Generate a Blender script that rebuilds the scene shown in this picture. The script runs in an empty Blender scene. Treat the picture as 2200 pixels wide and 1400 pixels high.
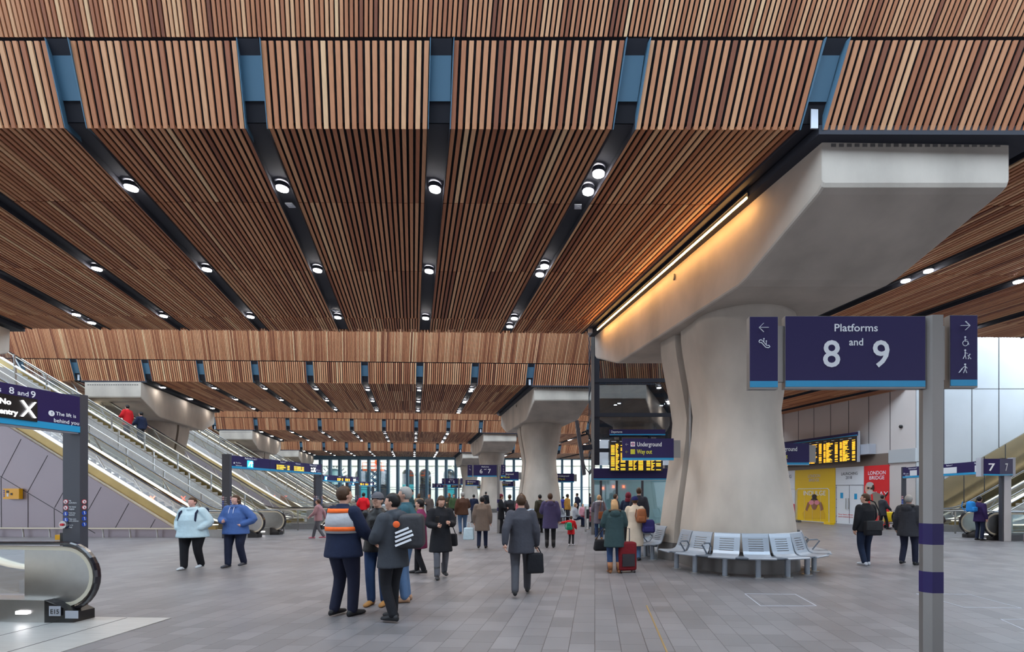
import bpy, bmesh, math, random
from mathutils import Vector, Matrix
random.seed(7)
SC = bpy.context.scene
COL = SC.collection
# ---------------------------------------------------------------- camera, world, exposure
# 2200 x 1400 frame; focal length 1040 px, principal point (1228, 1062): a shift lens held level
F, PX, HY, CH = 1040.0, 1228.0, 1062.0, 1.7
cam = bpy.data.cameras.new('camera'); camo = bpy.data.objects.new('camera', cam); COL.objects.link(camo)
cam.sensor_width = 36.0; cam.sensor_fit = 'HORIZONTAL'; cam.lens = 36.0*F/2200.0
cam.shift_x = -(PX-1100.0)/2200.0; cam.shift_y = (HY-700.0)/2200.0
cam.clip_start = 0.05; cam.clip_end = 400
camo.location = (0, 0, CH); camo.rotation_euler = (math.pi/2, 0, 0)
SC.camera = camo
SC.view_settings.view_transform = 'Standard'; SC.view_settings.look = 'None'
SC.view_settings.gamma = 1.0; SC.view_settings.exposure = 0.78
try: SC.view_settings.use_curve_mapping = False
except Exception: pass
w = bpy.data.worlds.new('overcast_sky'); SC.world = w; w.use_nodes = True
bg = w.node_tree.nodes['Background']; bg.inputs[0].default_value = (0.70, 0.85, 1.0, 1); bg.inputs[1].default_value = 4.0
SC.cycles.max_bounces = 7; SC.cycles.diffuse_bounces = 4; SC.cycles.glossy_bounces = 3
SC.cycles.transmission_bounces = 4; SC.cycles.transparent_max_bounces = 12
SC.cycles.sample_clamp_indirect = 6.0; SC.cycles.caustics_reflective = False; SC.cycles.caustics_refractive = False
SC.cycles.use_denoising = True

def P(x, y, Y): return Vector(((x-PX)*Y/F, Y, CH-(y-HY)*Y/F))
def G(x, y):
    Y = F*CH/(y-HY); return Vector(((x-PX)*Y/F, Y, 0.0))
DA = Vector((-.329, 1, 0))            # run of the ceiling slots
CC = Vector((.048, 1, 0)).normalized()   # run of the sign gantries
DD = Vector((-1, .048, 0)).normalized()  # run of the left escalators
PER = Vector((-5.85, 17.65, 0))       # one bay of the station

# ---------------------------------------------------------------- materials
def nd(nt, t, **kw):
    n = nt.nodes.new(t)
    for k, v in kw.items(): setattr(n, k, v)
    return n
def mat(name, col, rough=.6, metal=0.0, emit=None, es=0.0, bump=0.0, bscale=30.0, vary=0.0, vscale=2.0, alpha=None, coat=0.0, spec=.5, stretch=None):
    m = bpy.data.materials.new(name); m.use_nodes = True; nt = m.node_tree
    b = nt.nodes['Principled BSDF']
    b.inputs['Base Color'].default_value = (*col, 1); b.inputs['Roughness'].default_value = rough
    b.inputs['Metallic'].default_value = metal; b.inputs['Specular IOR Level'].default_value = spec
    if coat: b.inputs['Coat Weight'].default_value = coat
    if emit is not None:
        b.inputs['Emission Color'].default_value = (*emit, 1); b.inputs['Emission Strength'].default_value = es
    if bump or vary:
        tc = nd(nt, 'ShaderNodeTexCoord'); src = tc.outputs['Object']
        if stretch:
            mp = nd(nt, 'ShaderNodeMapping'); mp.inputs['Scale'].default_value = stretch
            nt.links.new(src, mp.inputs[0]); src = mp.outputs[0]
    if vary:
        n = nd(nt, 'ShaderNodeTexNoise'); n.inputs['Scale'].default_value = vscale; n.inputs['Detail'].default_value = 5
        nt.links.new(src, n.inputs['Vector'])
        r = nd(nt, 'ShaderNodeMapRange'); r.inputs[1].default_value = .25; r.inputs[2].default_value = .75
        r.inputs[3].default_value = 1-vary; r.inputs[4].default_value = 1+vary
        nt.links.new(n.outputs['Fac'], r.inputs[0])
        mx = nd(nt, 'ShaderNodeVectorMath', operation='SCALE'); mx.inputs[0].default_value = col
        nt.links.new(r.outputs[0], mx.inputs['Scale']); nt.links.new(mx.outputs[0], b.inputs['Base Color'])
    if bump:
        n = nd(nt, 'ShaderNodeTexNoise'); n.inputs['Scale'].default_value = bscale; n.inputs['Detail'].default_value = 4
        nt.links.new(src, n.inputs['Vector'])
        bu = nd(nt, 'ShaderNodeBump'); bu.inputs['Strength'].default_value = bump; bu.inputs['Distance'].default_value = .02
        nt.links.new(n.outputs['Fac'], bu.inputs['Height']); nt.links.new(bu.outputs[0], b.inputs['Normal'])
    return m
def wood_mat():
    m = bpy.data.materials.new('cedar_slat'); m.use_nodes = True; nt = m.node_tree; b = nt.nodes['Principled BSDF']
    g = nd(nt, 'ShaderNodeAttribute'); g.attribute_name = 'tone'; cr = nd(nt, 'ShaderNodeValToRGB'); e = cr.color_ramp
    stops = [(0, (.19, .058, .028)), (.15, (.36, .125, .058)), (.42, (.52, .215, .10)), (.72, (.62, .295, .15)), (.9, (.73, .41, .22)), (1, (.80, .53, .30))]
    e.elements[0].position = 0; e.elements[0].color = (*stops[0][1], 1); e.elements[1].position = 1; e.elements[1].color = (*stops[-1][1], 1)
    for p, c in stops[1:-1]:
        k = e.elements.new(p); k.color = (*c, 1)
    nt.links.new(g.outputs['Fac'], cr.inputs[0])
    tc = nd(nt, 'ShaderNodeTexCoord'); mp = nd(nt, 'ShaderNodeMapping'); mp.inputs['Scale'].default_value = (30, 1.5, 4)
    n = nd(nt, 'ShaderNodeTexNoise'); n.inputs['Scale'].default_value = 1.2; n.inputs['Detail'].default_value = 4
    nt.links.new(tc.outputs['Object'], mp.inputs[0]); nt.links.new(mp.outputs[0], n.inputs['Vector'])
    r = nd(nt, 'ShaderNodeMapRange'); r.inputs[3].default_value = .78; r.inputs[4].default_value = 1.22
    nt.links.new(n.outputs['Fac'], r.inputs[0])
    mx = nd(nt, 'ShaderNodeVectorMath', operation='SCALE'); nt.links.new(cr.outputs[0], mx.inputs[0]); nt.links.new(r.outputs[0], mx.inputs['Scale'])
    nt.links.new(mx.outputs[0], b.inputs['Base Color']); b.inputs['Roughness'].default_value = .62
    return m
def floor_mat():
    m = bpy.data.materials.new('granite_paving'); m.use_nodes = True; nt = m.node_tree; b = nt.nodes['Principled BSDF']
    tc = nd(nt, 'ShaderNodeTexCoord'); mp = nd(nt, 'ShaderNodeMapping'); mp.inputs['Rotation'].default_value = (0, 0, math.radians(90+2.75))
    nt.links.new(tc.outputs['Object'], mp.inputs[0])
    br = nd(nt, 'ShaderNodeTexBrick'); br.offset = .5; br.offset_frequency = 2; br.squash = .7; br.squash_frequency = 3
    for k, v in (('Scale', 1), ('Brick Width', .46), ('Row Height', .29), ('Mortar Size', .0035), ('Mortar Smooth', .1), ('Bias', 0)):
        br.inputs[k].default_value = v
    br.inputs['Color1'].default_value = (.135, .126, .130, 1); br.inputs['Color2'].default_value = (.185, .172, .177, 1); br.inputs['Mortar'].default_value = (.035, .03, .03, 1)
    nt.links.new(mp.outputs[0], br.inputs['Vector'])
    n = nd(nt, 'ShaderNodeTexNoise'); n.inputs['Scale'].default_value = .9; n.inputs['Detail'].default_value = 6; n.inputs['Roughness'].default_value = .65
    nt.links.new(tc.outputs['Object'], n.inputs['Vector'])
    r = nd(nt, 'ShaderNodeMapRange'); r.inputs[1].default_value = .3; r.inputs[2].default_value = .7; r.inputs[3].default_value = .86; r.inputs[4].default_value = 1.14
    nt.links.new(n.outputs['Fac'], r.inputs[0])
    mx = nd(nt, 'ShaderNodeVectorMath', operation='SCALE'); nt.links.new(br.outputs['Color'], mx.inputs[0]); nt.links.new(r.outputs[0], mx.inputs['Scale'])
    nt.links.new(mx.outputs[0], b.inputs['Base Color'])
    r2 = nd(nt, 'ShaderNodeMapRange'); r2.inputs[3].default_value = .28; r2.inputs[4].default_value = .5
    nt.links.new(n.outputs['Fac'], r2.inputs[0]); nt.links.new(r2.outputs[0], b.inputs['Roughness'])
    bu = nd(nt, 'ShaderNodeBump'); bu.inputs['Strength'].default_value = .25; bu.inputs['Distance'].default_value = .004; bu.invert = True
    nt.links.new(br.outputs['Fac'], bu.inputs['Height']); nt.links.new(bu.outputs[0], b.inputs['Normal'])
    return m
def glass_mat(name, tint, gloss=.12, rough=.02):
    m = bpy.data.materials.new(name); m.use_nodes = True; nt = m.node_tree; nt.nodes.clear()
    o = nd(nt, 'ShaderNodeOutputMaterial'); t = nd(nt, 'ShaderNodeBsdfTransparent'); t.inputs[0].default_value = (*tint, 1)
    g = nd(nt, 'ShaderNodeBsdfGlossy'); g.inputs['Roughness'].default_value = rough; g.inputs[0].default_value = (.9, .95, 1, 1)
    lw = nd(nt, 'ShaderNodeLayerWeight'); lw.inputs[0].default_value = .25
    mr = nd(nt, 'ShaderNodeMapRange'); mr.inputs[3].default_value = gloss; mr.inputs[4].default_value = .8
    nt.links.new(lw.outputs['Facing'], mr.inputs[0])
    x = nd(nt, 'ShaderNodeMixShader'); nt.links.new(mr.outputs[0], x.inputs[0]); nt.links.new(t.outputs[0], x.inputs[1]); nt.links.new(g.outputs[0], x.inputs[2])
    nt.links.new(x.outputs[0], o.inputs[0]); return m
M = {}
M['wood'] = wood_mat(); M['floor'] = floor_mat()
M['black'] = mat('black_felt_backing', (.012, .012, .018), .9)
M['dark'] = mat('dark_steel', (.026, .028, .040), .8, .1)
M['blue_steel'] = mat('blue_grey_steel', (.09, .19, .28), .45, .2)
M['galv'] = mat('galvanised_plate', (.48, .50, .56), .5, .2)
M['conc'] = mat('pale_concrete', (.43, .375, .32), .62, bump=.12, bscale=9, vary=.20, vscale=1.1, stretch=(1, 1, .6))
M['conc_dark'] = mat('dark_skirting_concrete', (.12, .11, .105), .35, vary=.12)
M['navy'] = mat('navy_sign_enamel', (.020, .012, .080), .45, spec=.3)
M['cyan'] = mat('cyan_sign_band', (.012, .30, .56), .4)
M['white'] = mat('white_lettering', (.82, .84, .88), .5)
M['yellow'] = mat('yellow_lettering', (.75, .72, .04), .5)
M['amber'] = mat('amber_led', (.9, .5, .05), .5, emit=(1, .42, .02), es=1.5)
M['led_white'] = mat('white_led', (1, 1, 1), .5, emit=(1, .97, 1), es=5)
M['led_red'] = mat('red_led', (1, .2, .1), .5, emit=(1, .12, .04), es=3)
M['led_green'] = mat('green_led', (.1, 1, .4), .5, emit=(.1, 1, .4), es=3)
M['led_cyan'] = mat('cyan_screen', (.05, .5, .8), .5, emit=(.02, .4, .7), es=.8)
M['screen'] = mat('black_screen', (.012, .011, .012), .25)
M['steel'] = mat('brushed_steel', (.50, .49, .475), .28, .95, vary=.05, vscale=8)
M['steel_post'] = mat('bead_blasted_steel', (.25, .235, .225), .42, .8)
M['bronze'] = mat('bronze_finish', (.38, .27, .10), .38, .55, vary=.15, vscale=1.5)
M['bronze_wall'] = mat('bronze_wall_panel', (.34, .27, .17), .25, .8, vary=.12, vscale=.8)
M['cream'] = mat('cream_deck_strip', (.72, .66, .52), .4)
M['skirt_light'] = mat('skirting_light', (1, .95, .8), .5, emit=(1, .90, .68), es=.7)
M['rubber'] = mat('black_handrail_rubber', (.012, .010, .014), .18, coat=.4)
M['post'] = mat('charcoal_post_paint', (.050, .052, .066), .45)
M['mauve'] = mat('mauve_grey_panel', (.30, .255, .285), .38, .25, vary=.04, vscale=.6)
M['joint'] = mat('dark_joint', (.03, .028, .03), .7)
M['wallp'] = mat('pale_metal_wall_panel', (.50, .52, .54), .36, .35, vary=.07, vscale=.5)
M['wallw'] = mat('warm_white_wall_panel', (.60, .53, .50), .5, vary=.04, vscale=.6)
M['glass'] = glass_mat('clear_glass', (.96, .98, .98), .05)
M['glass_dark'] = glass_mat('tinted_glass', (.30, .34, .38), .30)
M['glass_blue'] = glass_mat('blue_door_glass', (.80, .93, .94), .08)
M['seat'] = mat('silver_grey_seat_paint', (.30, .335, .385), .38, .35)
M['seat_dark'] = mat('dark_grey_seat_beam', (.13, .15, .18), .4, .4)
M['red'] = mat('red_hoarding', (.70, .018, .022), .45)
M['yel'] = mat('yellow_hoarding', (.80, .50, .008), .45)
M['whitep'] = mat('white_hoarding', (.72, .72, .74), .45)
M['skin'] = mat('skin', (.56, .31, .22), .55)
M['gold'] = mat('brass_strip', (.5, .38, .2), .4, .8)
M['help'] = mat('yellow_enamel', (.85, .42, .01), .4)
M['orange'] = mat('orange_paint', (.85, .12, .015), .5)
M['stone'] = mat('cream_stone', (.72, .64, .50), .8, vary=.08)
M['teal'] = mat('teal_shopfront', (.02, .22, .22), .4)
M['street'] = mat('asphalt', (.18, .18, .19), .8)
M['tread'] = mat('dark_step_tread', (.09, .085, .08), .5, .3)
M['plate'] = mat('scuffed_floor_plate', (.50, .49, .47), .38, .5, vary=.1, vscale=3, stretch=(1, 8, 1))
M['lamp'] = mat('downlight_lens', (1, 1, 1), .5, emit=(1, .95, .9), es=60)
M['led_strip'] = mat('warm_led_strip', (1, .7, .3), .5, emit=(1, .50, .14), es=38)
M['led_dot'] = mat('white_led_core', (1, 1, 1), .5, emit=(1, .8, .55), es=12)
M['blue_sign'] = mat('blue_notice', (.01, .06, .40), .4)
M['red_sign'] = mat('red_notice', (.6, .01, .02), .4)

# ---------------------------------------------------------------- mesh building
OFF = {}
def tag(o, label=None, cat=None, group=None, kind=None):
    if label: o['label'] = label
    if cat: o['category'] = cat
    if group: o['group'] = group
    if kind: o['kind'] = kind
    return o
def empty(name, loc=(0, 0, 0), rz=0.0):
    o = bpy.data.objects.new(name, None); COL.objects.link(o); o.location = loc; o.rotation_euler = (0, 0, rz)
    o.empty_display_size = .2; OFF[o.name] = Vector(loc); return o
def kids(o): return [c for c in bpy.data.objects if c.parent == o]
def copy_tree(o, parent=None):
    ch = [c for c in o.children]
    c = o.copy(); COL.objects.link(c); c.parent = parent
    OFF[c.name] = OFF.get(o.name, Vector())
    for k in ch: copy_tree(k, c)
    return c
class MB:
    def __init__(s): s.v = []; s.f = []; s.m = []; s.mats = []; s.tone = []
    def mi(s, m):
        if m is None: return 0
        if m not in s.mats: s.mats.append(m)
        return s.mats.index(m)
    def add(s, vs, fs, m=None):
        b = len(s.v); k = s.mi(m); s.v += [tuple(v) for v in vs]
        for f in fs: s.f.append(tuple(b+i for i in f)); s.m.append(k)
    def hexa(s, p, m=None):     # p: 4 bottom ccw, 4 top ccw
        s.add(p, [(3, 2, 1, 0), (4, 5, 6, 7), (0, 1, 5, 4), (1, 2, 6, 5), (2, 3, 7, 6), (3, 0, 4, 7)], m)
    def box(s, a, b, m=None):
        x0, y0, z0 = a; x1, y1, z1 = b
        s.hexa([(x0, y0, z0), (x1, y0, z0), (x1, y1, z0), (x0, y1, z0), (x0, y0, z1), (x1, y0, z1), (x1, y1, z1), (x0, y1, z1)], m)
    def obox(s, o, u, v, w, m=None):    # corner o, edge vectors
        o = Vector(o); u = Vector(u); v = Vector(v); w = Vector(w)
        s.hexa([o, o+u, o+u+v, o+v, o+w, o+u+w, o+u+v+w, o+v+w], m)
    def bar(s, a, b, w, h, m=None, up=(0, 0, 1)):     # box bar centred on a-b
        a = Vector(a); b = Vector(b); d = (b-a).normalized(); up = Vector(up)
        x = d.cross(up)
        if x.length < 1e-4: x = d.cross(Vector((0, 1, 0)))
        x.normalize(); z = x.cross(d).normalized(); x *= w/2; z *= h/2
        s.hexa([a-x-z, b-x-z, b+x-z, a+x-z, a-x+z, b-x+z, b+x+z, a+x+z], m)
    def quad(s, a, b, c, d, m=None): s.add([a, b, c, d], [(0, 1, 2, 3)], m)
    def prism(s, pts, h, m=None):       # pts planar loop, h extrude vector
        n = len(pts); h = Vector(h); p = [Vector(q) for q in pts]
        s.add(p+[q+h for q in p], [tuple(range(n-1, -1, -1)), tuple(range(n, 2*n))]+[(i, (i+1) % n, n+(i+1) % n, n+i) for i in range(n)], m)
    def tube(s, pts, r, m=None, n=8, closed=False):
        pts = [Vector(p) for p in pts]; k = len(pts); vs = []; fs = []
        rr = r if isinstance(r, (list, tuple)) else [r]*k
        prev = None
        for i, p in enumerate(pts):
            a = pts[(i-1) % k] if (i > 0 or closed) else p; b = pts[(i+1) % k] if (i < k-1 or closed) else p
            t = (b-a).normalized()
            if prev is None:
                x = t.cross(Vector((0, 0, 1)));
                if x.length < .05: x = t.cross(Vector((0, 1, 0)))
            else: x = prev-t*prev.dot(t)
            x.normalize(); prev = x; y = t.cross(x)
            for j in range(n):
                q = 2*math.pi*j/n; vs.append(p+(x*math.cos(q)+y*math.sin(q))*rr[i])
        for i in range(k if closed else k-1):
            for j in range(n):
                i2 = (i+1) % k; fs.append((i*n+j, i*n+(j+1) % n, i2*n+(j+1) % n, i2*n+j))
        if not closed: fs.append(tuple(range(n-1, -1, -1))); fs.append(tuple((k-1)*n+j for j in range(n)))
        s.add(vs, fs, m)
    def loft(s, rings, m=None, cap=True):      # rings: lists of points, same count
        n = len(rings[0]); vs = [p for r in rings for p in r]; fs = []
        for i in range(len(rings)-1):
            for j in range(n): fs.append((i*n+j, i*n+(j+1) % n, (i+1)*n+(j+1) % n, (i+1)*n+j))
        if cap: fs.append(tuple(range(n-1, -1, -1))); fs.append(tuple((len(rings)-1)*n+j for j in range(n)))
        s.add(vs, fs, m)
    def ell(s, c, r, m=None, n=12, k=8, R=None):
        rings = []; c = Vector(c)
        for i in range(k+1):
            t = math.pi*i/k; z = -math.cos(t); q = max(math.sin(t), .02)
            ring = []
            for j in range(n):
                a = 2*math.pi*j/n; p = Vector((r[0]*q*math.cos(a), r[1]*q*math.sin(a), r[2]*z))
                if R is not None: p = R @ p
                ring.append(c+p)
            rings.append(ring)
        s.loft(rings, m)
    def disc(s, c, nrm, r, th, m=None, n=20):
        c = Vector(c); nrm = Vector(nrm).normalized(); s.tube([c, c+nrm*th], r, m, n)
    def build(s, name, m=None, parent=None, smooth=False, world=True, auto=None):
        me = bpy.data.meshes.new(name); off = Vector()
        if parent is not None and world:
            q = parent
            while q is not None: off += Vector(q.location); q = q.parent
        me.from_pydata([tuple(Vector(v)-off) for v in s.v], [], s.f)
        ms = s.mats if s.mats else [m]
        if s.mats and m is not None and s.mats[0] != m and False: pass
        for q in ms: me.materials.append(q)
        me.polygons.foreach_set('material_index', s.m)
        if smooth: me.polygons.foreach_set('use_smooth', [True]*len(me.polygons))
        if s.tone:
            at = me.attributes.new('tone', 'FLOAT', 'FACE'); at.data.foreach_set('value', s.tone)
        me.update()
        o = bpy.data.objects.new(name, me); COL.objects.link(o)
        if parent is not None: o.parent = parent
        if smooth and auto:
            bm = bmesh.new(); bm.from_mesh(me)
            for e in bm.edges:
                if len(e.link_faces) == 2 and e.calc_face_angle(0) > auto: e.smooth = False
            bm.to_mesh(me); bm.free()
        return o
def bevel(o, wd=.01, seg=2):
    b = o.modifiers.new('bevel', 'BEVEL'); b.width = wd; b.segments = seg; b.limit_method = 'ANGLE'; b.angle_limit = .6
    return o
_tc = {}
def text_mesh(t, bold=0.0):
    k = (t, bold)
    if k in _tc: return _tc[k]
    cu = bpy.data.curves.new('t', 'FONT'); cu.body = t; cu.size = 1; cu.resolution_u = 3; cu.offset = bold
    ob = bpy.data.objects.new('t', cu); COL.objects.link(ob); bpy.context.view_layer.update()
    me = ob.evaluated_get(bpy.context.evaluated_depsgraph_get()).to_mesh()
    vs = [v.co.copy() for v in me.vertices]; fs = [tuple(p.vertices) for p in me.polygons]
    ob.to_mesh_clear() if False else None
    bpy.data.objects.remove(ob); bpy.data.curves.remove(cu)
    _tc[k] = (vs, fs); return _tc[k]
def text(mb, t, size, o, x, z, m, align='L', bold=.012, nrm=None, lift=.002, width=None):
    vs, fs = text_mesh(t, bold); x = Vector(x).normalized(); z = Vector(z).normalized(); n = x.cross(z)
    w0 = max([v.x for v in vs] or [0]); sx = size
    if width: sx = width/max(w0, .01)
    dx = {'L': 0, 'C': -w0*sx/2, 'R': -w0*sx}[align]; o = Vector(o)
    mb.add([o+x*(v.x*sx+dx)+z*(v.y*size)+n*lift for v in vs], fs, m)
# ---------------------------------------------------------------- the setting: floor, ceilings
fb = MB(); fb.box((-75, -26, -.2), (45, 72.4, 0)); fl = fb.build('floor', M['floor']); tag(fl, kind='structure')
fb = MB(); fb.box((-120, 72.4, -.25), (60, 130, -.05)); tag(fb.build('street', M['street']), kind='structure')

def Wp(u, dy, z, k):      # point of ceiling band k: u slot coordinate, dy from its near edge, z height over its soffit
    ox, oy = PER.x*(k-1), PER.y*(k-1)
    X = u-.329*dy+ox; xr = X-(-2.4+ox)
    return Vector((X, 7.5+oy+dy-.016*xr, CH+ZB[k]+z-.0144*xr))
ZB = {0: 5.75, 1: 5.71, 2: 5.80, 3: 5.62, 4: 5.45}
YS = {1: 0, 2: .25, 3: .1, 4: .05}
BL = 9.5
def slats(mb, b0, b1, t0, t1, n, w, th, nrm, m=None):   # bars from line b0-b1 to line t0-t1
    nrm = Vector(nrm).normalized()*th
    L = (b1-b0).length
    for i in range(n):
        c = (i+.5)/n; h = w/2/L
        a0 = b0.lerp(b1, c-h); a1 = b0.lerp(b1, c+h); c0 = t0.lerp(t1, c-h); c1 = t0.lerp(t1, c+h)
        j = random.uniform(-.1, .1)*th; o = nrm.normalized()*j
        mb.hexa([a0+o, a1+o, c1+o, c0+o, a0+nrm+o, a1+nrm+o, c1+nrm+o, c0+nrm+o], m); mb.tone += [random.betavariate(1.5, 1.5)]*6
def slots_for(lo, hi):
    r = []
    for b in range(-4, 3):
        base = 3.65+23.7*b
        for i, o in enumerate((0, 3.75, 6.6, 9.45, 12.3, 15.15, 18.0, 20.85)):
            u = base+o
            if lo < u < hi: r.append((u, i))
    return sorted(r)
SW = .165
CAPU = [3.65+23.7*b for b in range(-3, 1)]
def band(k, lo, hi, detail=True):
    root = empty('ceiling'); tag(root, kind='structure')
    root['label'] = 'timber slatted ceiling bay over the concourse'
    S = slots_for(lo, hi); edges = [(lo, None)]+S+[(hi, None)]
    dn = Vector((0, 0, -1))
    # backing prism
    bk = MB()
    pr = [(0.02, .06), (-.35, .97), (-1.5, 3.4), (-1.5, 4.0), (BL+1.5, 4.0), (BL+1.5, 3.4), (BL+.35, .97), (BL-.02, .06)]
    a = [Wp(lo, dy+(.0), z, k) for dy, z in pr]; b = [Wp(hi, dy, z, k) for dy, z in pr]
    n = len(pr); bk.add(a+b, [tuple(range(n)), tuple(range(2*n-1, n-1, -1))]+[(i, n+i, n+(i+1) % n, (i+1) % n) for i in range(n)])
    bk.build('ceiling_backing', M['black'], root)
    if not detail: return root
    # upper fascia: narrow slats, one run
    nrm_f = Vector((0, -.93, -.41)); nrm_u = Vector((0, -.9, -.43))
    mb = MB(); L = hi-lo
    slats(mb, Wp(lo, -.42, .975, k), Wp(hi, -.42, .975, k), Wp(lo, -1.57, 3.38, k)+Vector((.12, 0, 0)), Wp(hi, -1.57, 3.38, k)+Vector((.12, 0, 0)), int(L/.0713), .045, .022, nrm_u)
    mb.build('upper_fascia_slats', M['wood'], root)
    # rear fascia, plain slats
    mb = MB(); slats(mb, Wp(lo, BL+.01, 0, k), Wp(hi, BL+.01, 0, k), Wp(lo, BL+.42, .93, k), Wp(hi, BL+.42, .93, k), int(L/.1075), .07, .05, Vector((0, .93, -.41)))
    mb.build('rear_fascia_slats', M['wood'], root)
    segs = [(0.0, 1.94, .1075), (1.96, 4.84, .1075), (4.86, 8.2, .1075), (8.22, BL, .088)]
    for i in range(len(edges)-1):
        (ua, ia), (ub, ib) = edges[i], edges[i+1]
        x0 = ua+(SW if ia is not None else 0); x1 = ub-(SW if ib is not None else 0)
        if x1-x0 < .15: continue
        capbay = ia == 0
        fm = MB(); nn = max(1, round((x1-x0)/.1075))
        slats(fm, Wp(x0, 0, -.055, k), Wp(x1, 0, -.055, k), Wp(x0, -.405, .93, k)+Vector((.02, 0, 0)), Wp(x1, -.405, .93, k)+Vector((.02, 0, 0)), nn, .066, .024, nrm_f)
        fm.build('fascia_panel', M['wood'], root)
        sm = MB()
        if not capbay:
            for (s0, s1, pt) in segs:
                slats(sm, Wp(x0, s0, .0, k), Wp(x1, s0, .0, k), Wp(x0, s1, .0, k), Wp(x1, s1, .0, k), max(1, round((x1-x0)/pt)), pt*.60, .028, dn)
            sm.build('soffit_panel', M['wood'], root)
        else:
            q = [Wp(x0-.05, -.02, .0, k), Wp(x1+.05, -.02, .0, k), Wp(x1+.05, BL+.05, .0, k), Wp(x0-.05, BL+.05, .0, k)]
            sm.prism([v+Vector((0, 0, -.13)) for v in q], (0, 0, .14)); sm.build('cap_surround', M['dark'], root)
    for (u, i) in S:
        c = MB()
        # recessed channel, fascia notch: one steel, soffit shade put into its dark colour
        for sx in (-1, 1):
            e = u+sx*SW
            for (d0, d1, z0, z1, m) in ((-.02, BL, -.07, .26, M['dark']),):
                p = [Wp(e, d0, z0, k), Wp(e+sx*.012, d0, z0, k), Wp(e+sx*.012, d1, z0, k), Wp(e, d1, z0, k)]
                p += [Wp(e, d0, z1, k), Wp(e+sx*.012, d0, z1, k), Wp(e+sx*.012, d1, z1, k), Wp(e, d1, z1, k)]
                c.hexa(p, m)
            e2 = e+.02 if False else e
            p = [Wp(e2, -.03, -.07, k), Wp(e2+sx*.012, -.03, -.07, k), Wp(e2+sx*.012, .35, -.02, k), Wp(e2, .35, -.02, k)]
            t = Vector((.02, 0, 0))
            p += [Wp(e2, -.47, .93, k)+t, Wp(e2+sx*.012, -.47, .93, k)+t, Wp(e2+sx*.012, -.05, .96, k)+t, Wp(e2, -.05, .96, k)+t]
            c.hexa(p, M['blue_steel'])
        # carve look: channel roof dark for recess shade, proud of the backing; notch back plate
        a0, a1 = u-SW, u+SW
        c.quad(Wp(a0, .02, .045, k), Wp(a0, BL, .045, k), Wp(a1, BL, .045, k), Wp(a1, .02, .045, k), M['dark'])
        c.quad(Wp(a0, -.10, .30, k), Wp(a1, -.10, .30, k), Wp(a1, -.32, .80, k), Wp(a0, -.32, .80, k), M['blue_steel'])
        c.quad(Wp(a0, -.32, .80, k), Wp(a1, -.32, .80, k), Wp(a1, -.44, .94, k), Wp(a0, -.44, .94, k), M['dark'])
        c.build('recess_channel', None, root)
        if i == 0:
            g = MB(); g.obox(Wp(u-.03, -.05, -.06, k), (.11, 0, 0), (0, .02, 0), (0, 0, .40)); g.obox(Wp(u-.06, BL-.3, -.10, k), (.16, 0, 0), (0, .25, 0), (0, 0, .16)); g.build('galvanised_plate', M['galv'], root)
    return root
# openings: keep the backing shallow at the slots
band(0, -34, 30, False)
band(1, -34, 30); band(2, -34, 24.8); band(3, -34, 30); band(4, -34, 30)

# downlights and sensors in the recess channels
def make_downlight():
    r = empty('downlight'); a = MB()
    for j in range(20):
        q0, q1 = 2*math.pi*j/20, 2*math.pi*(j+1)/20
        pts = []
        for q in (q0, q1):
            for (rad, z) in ((.085, 0), (.11, 0), (.11, .08), (.085, .08)): pts.append((rad*math.cos(q), rad*math.sin(q), z))
        a.add(pts, [(0, 4, 5, 1), (1, 5, 6, 2), (2, 6, 7, 3), (3, 7, 4, 0)])
    a.build('housing', M['dark'], r, world=False)
    b = MB(); b.disc((0, 0, -.028), (0, 0, 1), .098, .012); b.build('lens', M['lamp'], r, world=False); return r
DL = make_downlight(); dl_used = False
spot = bpy.data.lights.new('downlight_beam', 'SPOT'); spot.energy = 90; spot.spot_size = math.radians(125); spot.spot_blend = .6; spot.shadow_soft_size = .25; spot.color = (1, .90, .80)
names = ['first', 'second', 'third']
def place_dl(u, dy, k, label, group, lamp=True):
    global dl_used
    o = DL if not dl_used else copy_tree(DL)
    dl_used = True
    p = Wp(u, dy, -.06, k); o.location = p
    tag(o, label, 'ceiling light', group)
    if k <= 3 and lamp:
        l = bpy.data.objects.new('downlight_beam', spot); COL.objects.link(l); l.location = p+Vector((0, 0, -.03))
BN = {1: 'nearest ceiling bay', 2: 'second ceiling bay', 3: 'third ceiling bay', 4: 'farthest ceiling bay'}
for k in (1, 2, 3, 4):
    for (u, i) in slots_for(-24 if k == 1 else -27, 17):
        if i == 0: continue
        base = (u-3.65)/2.85
        dbl = abs(u-.8) < .2 or (k == 1 and abs(u+13.45) < .2)
        dys = [1.45, 4.75, 8.05]
        if dbl: dys = [1.0, 1.5, 4.45, 4.9, 8.0, 8.75]
        if u > 7: dys = [4.55, 5.1, 8.7]
        for n_, dy in enumerate(dys):
            if k == 1 and u < -10 and dy < 2: continue
            place_dl(u, dy, k, 'round white downlight glowing in a dark recess of the %s' % BN[k], 'downlights of the '+BN[k], i != 1 or u > 0)
def make_sensor():
    a = MB(); a.box((-.07, -.07, 0), (.07, .07, .02)); a.disc((0, 0, -.015), (0, 0, 1), .035, .02)
    return a.build('ceiling_speaker', M['galv'])
sn = make_sensor(); first = True
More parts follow.
